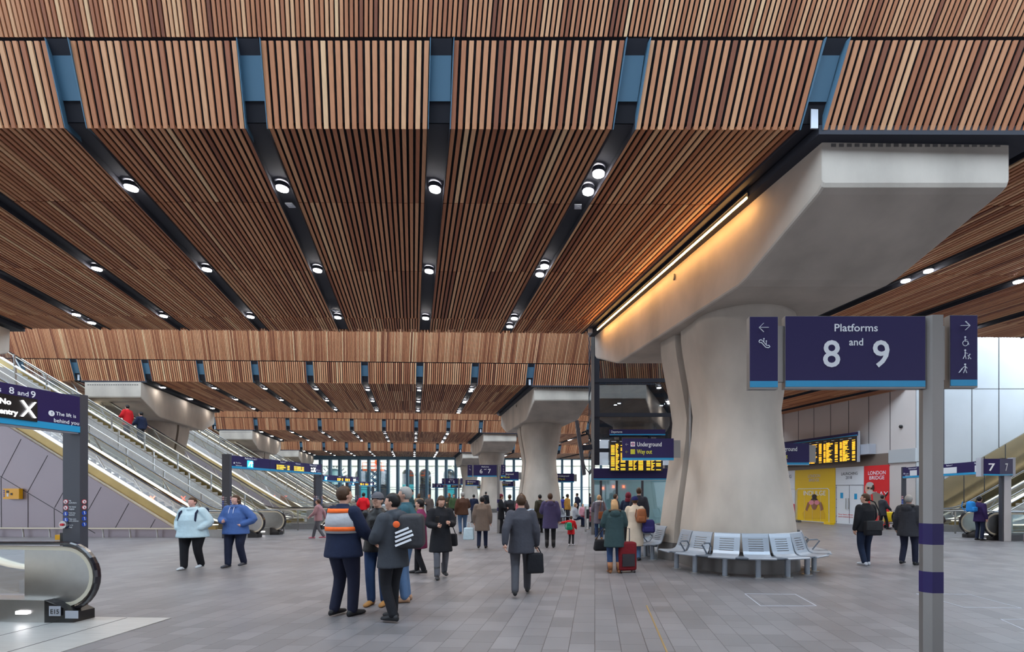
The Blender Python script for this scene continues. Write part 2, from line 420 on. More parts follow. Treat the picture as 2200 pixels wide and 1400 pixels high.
for k in (1, 2):
    for (x, dy, lab) in ((.8, 2.05, 'in the double downlight recess'), (-4.9, 2.05, 'in the third recess from the big column'), (-13.45, 2.0, 'in the outer recess over the escalators'), (-4.9, 7.6, 'at the far end of the third recess')):
        o = sn if first else sn.copy()
        if not first: COL.objects.link(o)
        first = False
        o.location = Wp(x, dy, -.03, k); tag(o, 'square grey speaker %s, %s' % (lab, BN[k]), 'speaker', 'square speakers in the ceiling recesses')

# ---------------------------------------------------------------- concrete columns with cantilever caps
def make_column():
    root = empty('concrete_column', (0, 0, 0))
    # all in a frame whose origin is the column centre on the floor; axis along DA
    ax = DA.copy(); X = Vector((1, 0, 0))
    cm = MB(); hw = 1.46
    prof = [(-4.7, 7.275), (-4.7, 6.56), (-4.68, 6.50), (-4.60, 6.44), (-2.95, 5.82), (-2.75, 5.78), (2.75, 5.78), (2.95, 5.82), (4.58, 6.43), (4.68, 6.52), (4.7, 7.275)]
    def pt(x, s, z): return X*x+ax*s+Vector((0, 0, z))
    bw = [.0]*len(prof)
    # rounded lower corners: inset the bottom profile slightly at both flanks
    rings = []
    for (xx, inset) in ((-hw, .05), (-hw+.015, .015), (-hw+.05, 0), (hw-.05, 0), (hw-.015, .015), (hw, .05)):
        ring = []
        for (s, z) in prof:
            zz = z+(inset if z < 7.2 else 0); ss = s*(1-inset*.03) if abs(s) > 4 else s
            ring.append(pt(xx, ss, min(zz, 7.275)))
        rings.append(ring)
    cm.loft(rings); cm.build('column_cap', M['conc'], root, world=False)
    # drip groove teeth along the top of the near face
    g = MB()
    for i in range(22): 
        x = -hw+.14+i*.122; g.obox(pt(x, -4.705, 7.12), (.075, 0, 0), (0, .02, 0), (0, 0, .05))
    g.build('cast_notch', M['conc_dark'], root, world=False)
    g = MB(); g.disc(pt(-hw-.004, -.45, 7.0), (-1, 0, 0), .075, .02, M['conc_dark'], 18); g.disc(pt(-hw-.02, -.45, 7.0), (-1, 0, 0), .05, .01, M['steel'], 18); g.build('conduit_plate', None, root, world=False)
    rz = [(0, 1.27), (.45, 1.24), (.46, 1.215), (.9, 1.19), (1.6, 1.10), (2.4, .985), (3.1, .90), (3.64, .865), (4.1, .93), (4.7, 1.04), (5.2, 1.13), (5.5, 1.17), (5.82, 1.18)]
    for sgn in (-1, 1):
        h = MB(); rings = []; sk = []
        for (z, r) in rz:
            ring = []
            gy = .13
            for j in range(29):
                a = math.pi*j/28; c, s_ = math.cos(a), math.sin(a)
                ring.append(pt(-r*c, 0, z)+(Vector((0, -1, 0)) if sgn < 0 else Vector((0, 1, 0)))*(r*s_)+ax*(sgn*(.72)))
            ring.append(pt(r*.96, sgn*gy, z)); ring.append(pt(-r*.96, sgn*gy, z))
            if sgn > 0: ring = ring[::-1]
            (sk if z <= .45 else rings).append(ring)
        h.loft(rings); h.build('column_shaft', M['conc'], root, smooth=True, world=False, auto=.6)
        h2 = MB(); h2.loft(sk); h2.build('column_skirting', M['conc_dark'], root, smooth=True, world=False, auto=.6)
    t = MB(); 
    for sx in (-1, 1):
        t.tube([pt(sx*.80, 0, 0), pt(sx*.80, 0, 5.7)], .06, None, 10)
    t.box((-.7, -.05, 0), (.7, .05, 5.75)); t.build('downpipe', M['steel_post'], root, world=False)
    return root
def colpos(dx, k): return Vector((3.82+dx, 12.25, 0))+PER*k
c0 = make_column(); c0.location = colpos(0, 0)
tag(c0, 'huge pale concrete column with flared cap, encircled by silver seats', 'column', kind='thing')
lab = {(0, 1): 'concrete column with flared cap behind the grey-suited walker', (0, 2): 'concrete column behind the Platforms 6 and 7 sign', (0, 3): 'small far concrete column beside the glazed end wall',
       (-23.4, 0): 'concrete column cap cut off by the upper left edge above the escalators', (-23.4, 1): 'concrete column with pale cap rising behind the left escalators',
       (-23.4, 2): 'second concrete column along behind the left escalators', (-23.4, 3): 'farthest concrete column behind the left escalators'}
for (dx, k), l in lab.items():
    c = copy_tree(c0); c.location = colpos(dx, k)+Vector((0, 0, ZB[k+1]-5.71-.0144*dx*0)); tag(c, l, 'column', kind='thing')
    if dx: c.scale.z = 1.025
# ---------------------------------------------------------------- LED bars beside the caps
def led_bar(k, u, label):
    r = empty('led_bar', Wp(u, 1.4, -.1, k)); h = MB()
    a = Wp(u, 1.5, -.17, k); b = Wp(u, 8.7, -.17, k)
    h.bar(a+Vector((.02, 0, .10)), b+Vector((.02, 0, .10)), .05, .02); h.bar(a+Vector((.02, 0, .05)), b+Vector((.02, 0, .05)), .012, .10); h.build('bar_housing', M['dark'], r)
    e = MB(); e.bar(a, b, .022, .03); e.build('light_strip', M['led_strip'], r)
    tag(r, label, 'light bar', 'linear light bars beside the column caps'); return r
led_bar(1, 3.72, 'long warm glowing light bar along the huge near column cap')
led_bar(1, -20.0, 'long warm light bar at the far left edge of the nearest ceiling bay')
# ---------------------------------------------------------------- right-hand walls
def wallpt(Y, off=0): return Vector((15.8-off-.34*(Y-28.5), Y, 0))
wd = Vector((-.34, 1, 0)); wn = Vector((-1, -.34, 0)).normalized()
UP = Vector((0, 0, 1))
a = wallpt(24.2); b = wallpt(50)
wm = MB(); wm.prism([a, b, b+Vector((3, 0, 0)), a+Vector((3, 1.2, 0))], (0, 0, 12)); wr = wm.build('wall_right', M['wallw']); tag(wr, kind='structure')
jt = MB()
for x in (1640, 1660, 1684, 1716, 1749, 1785, 1824, 1867, 1913):
    Y = 25.49/((x-PX)/F+.34); p = wallpt(Y); jt.obox(p+wn*.004+UP*3.6, wd*.03, wn*.004, UP*8)
tag(jt.build('trim_1', M['joint']), kind='structure')
# frontal wall behind the right escalators
wf = MB(); wf.box((a.x-.02, 24.2, 0), (45, 24.9, 13)); tag(wf.build('wall_back', M['wallp']), kind='structure')
jt = MB(); z1 = P(0, 835, 24.2).z; z2 = P(0, 991, 24.2).z
for x in (1980, 2028, 2088, 2146): 
    X = (x-PX)/F*24.2; jt.box((X-.015, 24.19, 0), (X+.015, 24.2, 13))
for i in range(1, 10): X = (2146-PX)/F*24.2+i*1.38; jt.box((X-.015, 24.19, 0), (X+.015, 24.2, 13))
jt.box((a.x, 24.19, z1-.012), (45, 24.2, z1+.012)); jt.box((a.x, 24.19, z2-.012), ((2028-PX)/F*24.2, 24.2, z2+.012))
tag(jt.build('trim_2', M['joint']), kind='structure')
# pier at the corner
pm = MB(); p0 = wallpt(25.55, .0); pm.obox(wallpt(24.25, -.02)+wn*.0, wd*1.3, wn*.06, UP*3.2); tag(pm.build('trim_3', M['wallw']), kind='structure')
pm = MB(); pm.obox(wallpt(24.2, -.02)+UP*3.35, wd*1.35, wn*.14, UP*.68); tag(pm.build('trim_4', M['wallp']), kind='structure')
pm = MB(); pm.obox(wallpt(25.6)+UP*3.28, wd*8, wn*.05, UP*.62); tag(pm.build('trim_5', mat('brown_metal_strip', (.22, .17, .14), .4, .5)), kind='structure')
# bronze panels on the frontal wall: a triangle under the escalator run
bz = MB(); yb = 24.10
def fw(x, y): return P(x, y, yb)
tri = [fw(2028, 1096), fw(2028, 1031), fw(2200, 931), fw(2420, 803), fw(2420, 1096)]
bz.prism(tri, (0, .09, 0)); bzo = bz.build('bronze_wall_cladding', M['bronze_wall']); tag(bzo, 'bronze panel cladding on the wall behind the right escalators', 'wall cladding')
jt = MB()
for x in (2071, 2115, 2160, 2205): 
    t_ = fw(x, 1096); tp = fw(x, 1031-(x-2028)*.5814); jt.box((t_.x-.02, yb-.006, 0.9), (t_.x+.02, yb, tp.z))
jt.build('panel_joint', M['joint'], bzo)
# closing walls out of view
cw = MB(); cw.box((-75, -26.5, 0), (45, -26, 14)); tag(cw.build('wall_front', M['wallw']), kind='structure')
cw = MB(); cw.box((-76, -26, 0), (-75, 72, 14)); tag(cw.build('wall_left', M['wallw']), kind='structure')
cw = MB(); cw.box((44.5, -26, 0), (45, 24.2, 14)); tag(cw.build('wall_right', M['wallw']), kind='structure')
# hoarding panels
def hoard(x0, x1, m, name, lab, cat='hoarding'):
    Y0 = 25.49/((x0-PX)/F+.34); Y1 = 25.49/((x1-PX)/F+.34)
    h = MB(); h.obox(wallpt(Y0)+wn*.02+wd*-.015, (wallpt(Y1)-wallpt(Y0))*.992, wn*.06, UP*3.28)
    o = h.build(name, m); tag(o, lab, cat); return o, Y0, Y1
ho, HY0, HY1 = hoard(1710, 1797, M['yel'], 'hoarding_panel', 'yellow hoarding panel advertising INDULGE beside the double doors')
def htext(mb, t, x, y, size, m, width=None):
    Y = 25.49/((x-PX)/F+.34); p = wallpt(Y)+wn*.09; p.z = P(x, y, Y).z
    text(mb, t, size, p, -wd, UP, m, 'C', .0 if size > .3 else .005, width=width)
t = MB(); htext(t, 'LONDON', 1751, 1025, .27, M['wallw'], .95); htext(t, 'BRIDGE', 1751, 1034, .27, M['wallw'], .82); 
htext(t, 'INDULGE', 1751.5, 1063.5, .40, M['white'], 1.75); t.build('lettering', None, ho)
def wp2(x, y, lift=.1):
    Y = 25.49/((x-PX)/F+.34); p = wallpt(Y)+wn*lift; p.z = P(x, y, Y).z; return p
def wshape(mb, pts, m, lift=.09, th=.004): mb.prism([wp2(x, y, lift) for x, y in pts], wn*th, m)
def wcirc(mb, x, y, rx, ry, m, lift=.092, n=14): wshape(mb, [(x+rx*math.cos(2*math.pi*i/n), y+ry*math.sin(2*math.pi*i/n)) for i in range(n)], m, lift)
fig = MB(); mus = mat('mustard_print', (.70, .40, .01), .5); dk = mat('dark_hair_print', (.03, .015, .01), .6); br = mat('brown_skin_print', (.30, .12, .06), .5); pk = mat('pink_print', (.75, .25, .30), .5)
wshape(fig, [(1729, 1114), (1726, 1102), (1738, 1088), (1748, 1093), (1757, 1093), (1766, 1087), (1775, 1102), (1775, 1114)], mus)
wcirc(fig, 1752, 1078, 8.5, 10, dk, .096); wcirc(fig, 1752, 1066, 5.5, 5, dk, .096); wcirc(fig, 1752, 1084, 6.5, 11, br, .100)
wcirc(fig, 1746, 1079, 5.5, 5, pk, .104); wcirc(fig, 1758, 1079, 5.5, 5, pk, .104); wshape(fig, [(1737, 1098), (1733, 1094), (1738, 1078), (1743, 1079)], br, .1); wshape(fig, [(1762, 1079), (1767, 1078), (1772, 1094), (1766, 1097)], br, .1)
fig.build('printed_figure', None, ho)
ho, _, _ = hoard(1858, 1912, M['red'], 'hoarding_panel', 'red hoarding panel advertising PLAY nearest the corner pier')
t = MB(); htext(t, 'LONDON', 1886, 1019, .28, M['white'], 1.05); htext(t, 'BRIDGE', 1886, 1029.5, .28, M['white'], .9); htext(t, 'PLAY', 1893, 1067, .42, M['white'], .95); t.build('lettering', None, ho)
fig = MB(); sk = mat('pale_skin_print', (.62, .36, .26), .5); sv = mat('grey_hair_print', (.5, .48, .45), .6); su = mat('tweed_print', (.26, .21, .17), .6)
wshape(fig, [(1872, 1060), (1884, 1056), (1900, 1064), (1908, 1080), (1906, 1092), (1898, 1104), (1880, 1100), (1872, 1080)], su)
wcirc(fig, 1870, 1049, 9, 13, sk, .096); wcirc(fig, 1872, 1040, 8, 5, sv, .1); wcirc(fig, 1872, 1057, 6, 5, sv, .1); wcirc(fig, 1879, 1047, 2.5, 6, dk, .104)
wshape(fig, [(1874, 1061), (1878, 1061), (1879, 1078), (1875, 1076)], M['red'], .1); wshape(fig, [(1894, 1078), (1910, 1056), (1911, 1059), (1897, 1081)], dk, .1); wcirc(fig, 1896, 1078, 4, 4, sk, .104)
wshape(fig, [(1866, 1046), (1871, 1046), (1871, 1050), (1866, 1050)], dk, .1); wshape(fig, [(1873, 1047), (1878, 1047), (1878, 1051), (1873, 1051)], dk, .1)
fig.build('printed_figure', None, ho)
ho, _, _ = hoard(1797, 1858, M['whitep'], 'hoarding_panel', 'white hoarding with double doors between yellow and red panels')
t = MB(); htext(t, 'LAUNCHING', 1827, 1020, .24, M['joint'], 1.1); htext(t, '2018', 1826, 1028.5, .24, M['joint'], .42)
t.build('lettering', None, ho)
d = MB()
for x in (1799, 1827, 1857): d.prism([wp2(x-.3, 1042, .085), wp2(x+.3, 1042, .085), wp2(x+.3, 1124, .085), wp2(x-.3, 1124, .085)], wn*.006)
d.prism([wp2(1797.5, 1041.6, .085), wp2(1858, 1041, .085), wp2(1858, 1042, .085), wp2(1797.5, 1042.4, .085)], wn*.006)
for y in (1047, 1072, 1090, 1108, 1120): wcirc(d, 1799.3, y, .8, 1.2, M['joint'], .09, 6)
d.build('door_joint', M['joint'], ho)
d = MB()
for x in (1821, 1826.5): d.bar(wp2(x, 1070, .14), wp2(x, 1093, .14), .03, .03)
d.build('door_handle', M['steel'], ho)
for (x, y) in ((1811, 1064), (1841, 1066)): d = MB(); wshape(d, [(x-3, y-6), (x+3, y-6), (x+3, y+6), (x-3, y+6)], None, .092); d.build('blue_notice', M['cyan'], ho)
t = MB(); htext(t, 'New bars, shops', 1819, 1106, .12, M['red'], 1.0); htext(t, 'and restaurants', 1819, 1111, .12, M['red'], 1.0); t.build('small_print', None, ho)
ho, _, _ = hoard(1640, 1710, M['whitep'], 'hoarding_panel', 'white hoarding panel half hidden behind the big column')
t = MB(); htext(t, 'LAUNCHING', 1687, 1027, .30, M['joint'], 1.3); t.build('lettering', None, ho)
r_ = MB(); wshape(r_, [(1641, 1082), (1709.5, 1082), (1709.5, 1113), (1641, 1110)], M['red'], .09); r_.build('red_band', None, ho)

# access covers and a brass movement strip let into the paving
for pts, l in (([(1600, 1275), (1708, 1276), (1754, 1301), (1634, 1301)], 'thin-framed access cover in the paving below the seat ring'), ([(1968, 1275), (2080, 1276), (2195, 1306), (2070, 1304)], 'thin-framed access cover behind the banded post'), ([(2150, 1330), (2290, 1331), (2400, 1372), (2240, 1370)], 'access cover frame at the right edge of the paving')):
    q = [G(x, y)+UP*.002 for x, y in pts]; c_ = MB()
    for i in range(4): c_.bar(q[i], q[(i+1) % 4], .012, .004, M['galv'])
    tag(c_.build('floor_cover'), l, 'floor cover')
c_ = MB(); c_.bar(G(1389, 1300)+UP*.002, G(1450, 1440)+UP*.002, .022, .004, M['gold']); tag(c_.build('brass_strip'), 'narrow brass strip in the paving left of the banded post', 'floor strip')
# ---------------------------------------------------------------- escalators
TAN = .585
def esc_profile(u0=3.05, h=0.0, top=17.0):      # handrail-top path offset down by h, from u
    pts = []
    zt = 1.02-h
    pts.append((0.6, zt)); pts.append((u0-.6, zt))
    for i in range(1, 7):
        t = i/6; pts.append((u0-.6+1.2*t, zt+TAN*1.2*t*t/2))
    e = pts[-1]; pts.append((top, e[1]+TAN*(top-e[0])))
    return pts
def ribbon(mb, pf, y, y2, d0, d1, m, fr):        # strip following profile between depths d0,d1 below handrail and y..y2
    vs = []
    for (u, z) in pf: vs += [fr(u, y, z-d1), fr(u, y2, z-d1), fr(u, y2, z-d0), fr(u, y, z-d0)]
    mb.loft([vs[i*4:i*4+4] for i in range(len(pf))], m)
def make_escalator(fr, sx, label_root, glass_from=1.05, top=17.0, wd=1.3, bronze=True, red_cross=None, comb=True):
    root = label_root
    pf = esc_profile(top=top); full = pf
    bwid = .05
    for side, y in ((0, 0.0), (1, wd)):
        yc = y
        # balustrade: rounded newel plate, glass further on
        cx, r = .47, .40
        arc = [(cx-r*math.sin(a)*1.0, .60-r*math.cos(a)) for a in [math.pi*i/14 for i in range(15)]]   # bottom to top round the tip
        plate = MB(); loop = [fr(u, yc-.012, z) for u, z in arc]+[fr(glass_from, yc-.012, .98), fr(glass_from, yc-.012, .20)]
        plate.prism(loop, fr(0, yc+.012, 0)-fr(0, yc-.012, 0), M['steel'])
        pb = plate.build('newel_plate', None, root)
        gp = [(glass_from, .98)]+[p for p in pf if p[0] > glass_from]
        gl = MB(); low = [(u, z-.50 if u > 3.0 else max(.36, z-.64)) for u, z in gp]
        gl.prism([fr(u, yc-.006, z-.03) for u, z in gp]+[fr(u, yc-.006, z) for u, z in reversed(low)], fr(0, yc+.006, 0)-fr(0, yc-.006, 0), M['glass'])
        gl.build('glass_balustrade', None, root)
        # glass clamps
        u = 3.9
        while u < top-.3:
            cl = MB(); z = 1.02+TAN*(u-3.05); a_ = fr(u, yc, z-.08); b_ = fr(u-.36, yc, z-.66); cl.bar(a_, b_, .035, .03); cl.bar(fr(u, yc-.03, z-.10), fr(u, yc+.03, z-.10), .05, .05); u += 1.55; cl.build('glass_clamp', M['steel'], root)
        # handrail: rubber loop round the newel then along
        hr = MB(); r2 = .43
        arc2 = [(cx-r2*math.sin(a), .60-r2*math.cos(a)) for a in [math.pi*i/16 for i in range(17)]]
        path = [(1.0, .20)]+arc2+[p for p in pf if p[0] > .7]
        rings = []
        for i, (u, z) in enumerate(path):
            a = path[max(0, i-1)]; b = path[min(len(path)-1, i+1)]; t = Vector((b[0]-a[0], 0, b[1]-a[1])).normalized(); n = Vector((-t.z, 0, t.x))
            if i == 0: n = Vector((0, 0, -1))
            if True: n = -n if (Vector((u-cx, 0, z-.6)).dot(n) < 0 and u < 1.2) else n
            if u >= 1.2 and n.z < 0: n = -n
            ring = []
            for (p, q) in ((-.04, 0), (-.04, .025), (-.02, .04), (.02, .04), (.04, .025), (.04, 0)):
                ring.append(fr(u+n.x*q, yc+p, z+n.z*q))
            rings.append(ring)
        hr.loft(rings, M['rubber']); hr.build('handrail', None, root, smooth=False)
        gd = MB(); path2 = arc+[p for p in pf if p[0] > .7]; rings = []
        for (u, z) in path2: rings.append(None)
        for i, (u, z) in enumerate(path2):
            a = path2[max(0, i-1)]; b = path2[min(len(path2)-1, i+1)]; t = Vector((b[0]-a[0], 0, b[1]-a[1])).normalized(); n = Vector((-t.z, 0, t.x))
            if n.dot(Vector((u-cx, 0, z-.6))) < 0 and u < 1.2: n = -n
            if u >= 1.2 and n.z < 0: n = -n
            rings[i] = [fr(u-n.x*.05, yc-.022, z-.0-n.z*.05), fr(u-n.x*.05, yc+.022, z-n.z*.05), fr(u, yc+.022, z), fr(u, yc-.022, z)]
        gd.loft(rings, M['cream']); gd.build('handrail_guide', None, root)
        # inner/outer deck and bronze-coloured band
        up = [p for p in pf if p[0] > 2.0]
        up = [(2.0, 1.02)]+[p for p in pf if p[0] > 2.4]
        dk = MB(); o = -.10 if side == 0 else .10
        ribbon(dk, up, yc-.09, yc+.09, .50, .53, M['skirt_light'], fr); dk.build('skirting_light', None, root)
        br = MB(); ribbon(br, up, yc-.085, yc+.085, .53, .56, M['steel'], fr); ribbon(br, up, yc-.05, yc+.05, .56, .93, M['bronze'], fr); br.build('bronze_band', None, root)
        cd = MB(); ribbon(cd, up, yc-.10, yc+.10, .93, 1.03, M['cream'], fr); cd.build('deck_strip', None, root)
        # base box with black end cap
        bs = MB(); yy = (yc-.13, yc+.13)
        bs.prism([fr(.62, yy[0], 0), fr(2.6, yy[0], 0), fr(2.6, yy[0], .32), fr(.62, yy[0], .30)], fr(0, yy[1], 0)-fr(0, yy[0], 0), M['steel']); bs.build('base_box', None, root)
        ec = MB(); ec.prism([fr(.62, yy[0]-.005, 0), fr(.62, yy[0]-.005, .305), fr(.50, yy[0]-.005, .27), fr(.24, yy[0]+.02, .14), fr(.24, yy[0]+.02, 0)], fr(0, yy[1]+.005, 0)-fr(0, yy[0]-.005, 0), M['screen']); ec.build('end_cap', None, root)
    # steps and truss
    st = MB(); u = 2.9
    a0 = .06; b0 = wd-.06
    st.hexa([fr(1.3, a0, .0), fr(2.9, a0, .0), fr(2.9, b0, .0), fr(1.3, b0, .0), fr(1.3, a0, .02), fr(2.9, a0, .02), fr(2.9, b0, .02), fr(1.3, b0, .02)], M['steel'])
    z = -.20
    while u < top-.2:
        st.hexa([fr(u, a0, z-.25), fr(u+.35, a0, z-.25), fr(u+.35, b0, z-.25), fr(u, b0, z-.25), fr(u, a0, z+.2), fr(u+.35, a0, z+.2), fr(u+.35, b0, z+.2), fr(u, b0, z+.2)], M['tread'])
        u += .342; z += .2
    st.build('step_band', None, root)
    tr = MB(); ribbon(tr, [(3.4, 1.23)]+[pf[-1]], -.06, wd+.06, 1.5, 2.0, M['bronze'], fr); tr.build('truss_cladding', None, root)
    if comb:
        cbm = MB(); cbm.box_ = None
        c0_ = fr(.9, .14, .13); cbm.bar(fr(.85, .145, .14), fr(1.0, .145, .14), .02, .04, M['led_white']); cbm.bar(fr(.85, wd-.145, .14), fr(1.0, wd-.145, .14), .02, .04, M['led_white']); cbm.build('comb_light', None, root)
    if red_cross is not None:
        x = MB(); 
        for (u, vv) in red_cross:
            z = 1.02+TAN*(u-3.05)-.75; y = vv
            for s_ in (-1, 1): x.bar(fr(u-.1, y, z-.1*s_), fr(u+.1, y, z+.1*s_), .02, .035, M['led_red'])
        x.build('red_cross_signal', None, root)
    return root
def make_stair(fr, root, y0, y1, top=17.0):
    st = MB(); u = 2.6; z = 0.0
    while u < top-1:
        st.hexa([fr(u, y0, max(0, z-.15)), fr(u+.29, y0, max(0, z-.15)), fr(u+.29, y1, max(0, z-.15)), fr(u, y1, max(0, z-.15)), fr(u, y0, z+.165), fr(u+.29, y0, z+.165), fr(u+.29, y1, z+.165), fr(u, y1, z+.165)], M['plate'])
        u += .282; z += .165
    st.build('stair_flight', None, root)
    for y in (y0+.08, (y0+y1)/2, y1-.08):
        h = MB()
        for dz in (0, .30):
            pts = [fr(1.9, y, .98-dz), fr(2.7, y, .98-dz), fr(top-1.5, y, .98-dz+TAN*(top-4.2))]
            h.tube(pts, .024, M['steel'], 8)
        h.tube([fr(1.9, y, .98), fr(1.78, y, .90), fr(1.75, y, .83), fr(1.78, y, .74), fr(1.9, y, .68)], .024, M['steel'], 8)
        h.build('stair_handrail', None, root)
        po = MB(); u = 2.3
        po.tube([fr(2.3, y, 0), fr(2.3, y, .98)], .03, M['steel'], 8); po.build('baluster_post', None, root)
        while u < top-2.5:
            po = MB(); u += 1.7; zz = TAN*(u-2.7); po.bar(fr(u, y, zz), fr(u, y, zz+.98), .05, .05, M['steel']); po.build('baluster_post', None, root)
    # glass screens at the foot
    g = MB(); g.hexa([fr(1.6, y0-.12, 0), fr(1.64, y0-.12, 0), fr(1.64, y0+.0, 0), fr(1.6, y0+.0, 0), fr(1.6, y0-.12, .9), fr(1.64, y0-.12, .9), fr(1.64, y0, .9), fr(1.6, y0, .9)], M['steel']); g.build('foot_post', None, root)

def framer(origin, du, dv):
    o = Vector(origin); du = Vector(du).normalized(); dv = Vector(dv).normalized()
    return lambda u, v, z: o+du*u+dv*v+UP*z
DR = Vector((1, -.048, 0)).normalized()
# group 1: only its far escalator reaches into the picture
fr = framer((-6.40, 6.5-1.3, 0), DD, CC)
e = empty('escalator', fr(1, .65, 0)); make_escalator(fr, -1, e, top=17)
tag(e, 'nearest escalator with rounded steel newel marked E15, at the lower left corner', 'escalator', 'escalators up to the platforms')
lb = MB(); yv = 1.3-.137
lb.obox(fr(.55, yv, .10), DD*-.16, CC*-.003, UP*.13, M['galv']); lbo = lb.build('label_plate', None, e); tag(lbo, 'pale label plate reading E15')
lb = MB(); text(lb, 'E15', .085, fr(.53, yv-.006, .13), -DD, UP, M['joint'], 'L', .02); lb.build('lettering', None, lbo)
lb = MB(); lb.obox(fr(.33, yv+.004, .07), DD*-.18, CC*-.003, UP*.10, M['galv']); lb.build('label_plate', None, e)
pl = MB(); pl.obox(Vector((-5.50, .5, .001)), DD*4.5, Vector((-.0, 6.15, 0)), UP*.008); plo = pl.build('landing_plate', M['plate']); tag(plo, 'scuffed metal landing plate in the floor at the lower left', 'floor plate')
pj = MB(); pj.obox(Vector((-5.9, .5, .0092)), DD*.015, Vector((-.2, 6.15, 0)), UP*.001); pj.obox(Vector((-6.85, .5, .0092)), DD*.015, Vector((.0, 6.15, 0)), UP*.001); pj.build('plate_joint', M['joint'], plo)

# groups 2-4 on the left
ORD = {2: 'second', 3: 'third', 4: 'farthest'}
fr2 = framer((-12.15, 19.2, 0), DD, CC)
def left_group(k, src=None):
    pass
objs2 = []
e1 = empty('escalator', fr2(1, .65, 0)); make_escalator(fr2, -1, e1, red_cross=[(5.2, 0.55)]); objs2.append((e1, 'escalator', 'near escalator of the %s flight group, beside the mauve panelled wall', 'escalators up to the platforms'))
frs = framer(fr2(0, 0, 0), DD, CC)
sr = empty('staircase', fr2(3, 3, 0)); make_stair(fr2, sr, 1.55, 4.3); objs2.append((sr, 'staircase', 'metal staircase with tubular rails between escalators of the %s group', 'staircases up to the platforms'))
fr2b = framer(fr2(0, 4.5, 0), DD, CC)
e2 = empty('escalator', fr2b(1, .65, 0)); make_escalator(fr2b, -1, e2); objs2.append((e2, 'escalator', 'far escalator of the %s flight group, behind its staircase', 'escalators up to the platforms'))
# panelled wall under the near balustrade
wl = MB(); yv = -.16
def wz(u): return max(0, 1.02+TAN*(u-3.05)-1.02)
wl.prism([fr2(3.1, yv, 0), fr2(17, yv, 0), fr2(17, yv, wz(17)), fr2(3.1, yv, wz(3.1))], CC*.09); wlo = wl.build('wall_left', M['mauve']); tag(wlo, kind='structure')
jn = MB()
def jl(u0, z0, u1, z1, w=.022): jn.bar(fr2(u0, yv-.003, z0), fr2(u1, yv-.003, z1), .006, w)
# long slanted joint, then verticals below it and raking joints above it
def vp(x, y):   # picture point on this wall
    Y = 19.05
    for _ in range(3):
        X = (x-PX)/F*Y; Y = 19.05+.048*(-12.15-X)
    p = P(x, y, Y); d = p-fr2(0, yv, 0); return d.dot(DD), p.z
for (a, b) in (((0, 1022), (137, 1104)), ((137, 1104), (205, 1145)), ((4, 1024), (46, 943)), ((60, 1057), (103, 978)), ((118, 1090), (137, 1056)), ((190, 1096), (218, 1046)), ((247, 1136), (277, 1081)), ((322, 1136), (334, 1115)), ((3, 1025), (4, 1136)), ((61, 1060), (61, 1136)), ((117, 1093), (118, 1136)), ((-60, 1000), (0, 1022)), ((-50, 1136), (-50, 1008))):
    (u0, z0), (u1, z1) = vp(*a), vp(*b); jl(u0, z0, u1, z1)
jn.build('panel_joint', M['joint'], wlo)
hr = MB(); hr.bar(fr2(3.3, yv-.16, .36), fr2(16.5, yv-.16, .36), .05, .05, M['cream']); u = 4.2
while u < 16: hr.tube([fr2(u, yv-.16, .34), fr2(u, yv-.13, .2), fr2(u, yv-.12, 0)], .028, M['steel'], 6); u += 1.12
hro = hr.build('bump_rail', None); tag(hro, 'low steel bump rail along the foot of the mauve wall', 'rail')
# copies further away
for k in (2, 3, 4):
    for (o, cat, lab, grp) in objs2:
        c = o if k == 2 else copy_tree(o)
        if k > 2: c.location = o.location+PER*(k-2)
        tag(c, lab % ORD[k], cat, grp)
    if k > 2:
        c = copy_tree(wlo); c.location = Vector(wlo.location)+PER*(k-2); tag(c, kind='structure')
        c = hro.copy(); COL.objects.link(c); c.location = PER*(k-2); tag(c, 'low steel bump rail by the %s escalator group, mostly hidden' % ORD[k], 'rail')
# guard rails between the newels
def guard(fr, u, v0, v1, lab):
    g = MB(); 
    for z in (.95, .55):
        pass
    a0, a1 = (u, v0), (u-1.25, v0)
    top = [fr(u+1.0, v0, .98), fr(u-.9, v0, .98), fr(u-1.05, v0, .94), fr(u-1.12, v0, .86), fr(u-1.12, v0, .74), fr(u-1.05, v0, .66), fr(u-.9, v0, .62), fr(u+1.0, v0, .62)]
    g.tube(top, .024, M['steel'], 8)
    g.build('rail_tube', None, r0 := empty('guard_rail', fr(u, v0, 0)))
    for uu in (u-.7, u+.1):
        q = MB(); q.bar(fr(uu, v0, 0), fr(uu, v0, .98), .06, .03, M['steel']); q.build('rail_post', None, r0)
    tag(r0, lab, 'guard rail', 'looped guard rails at the stair feet'); return r0
g2 = guard(fr2, 1.2, 1.9, 0, 'looped steel guard rail at the foot of the second staircase, nearer newel side'); g3 = guard(fr2, .9, 3.7, 0, 'looped steel guard rail at the foot of the second staircase, farther newel side')
ps = MB(); ps.hexa([fr2(2.2, 1.6, 0), fr2(2.2, 3.6, 0), fr2(2.0, 3.6, 0), fr2(2.0, 1.6, 0), fr2(2.2, 1.6, .30), fr2(2.2, 3.6, .30), fr2(2.0, 3.6, .30), fr2(2.0, 1.6, .30)], M['mauve'])
ps.hexa([fr2(2.12, 1.6, .3), fr2(2.12, 3.6, .3), fr2(2.10, 3.6, .3), fr2(2.10, 1.6, .3), fr2(2.12, 1.6, .95), fr2(2.12, 3.6, .95), fr2(2.10, 3.6, .95), fr2(2.10, 1.6, .95)], M['glass_blue'])
pso = ps.build('glass_screen'); tag(pso, 'low glass screen on a grey kerb at the stair foot behind guard rails', 'screen')
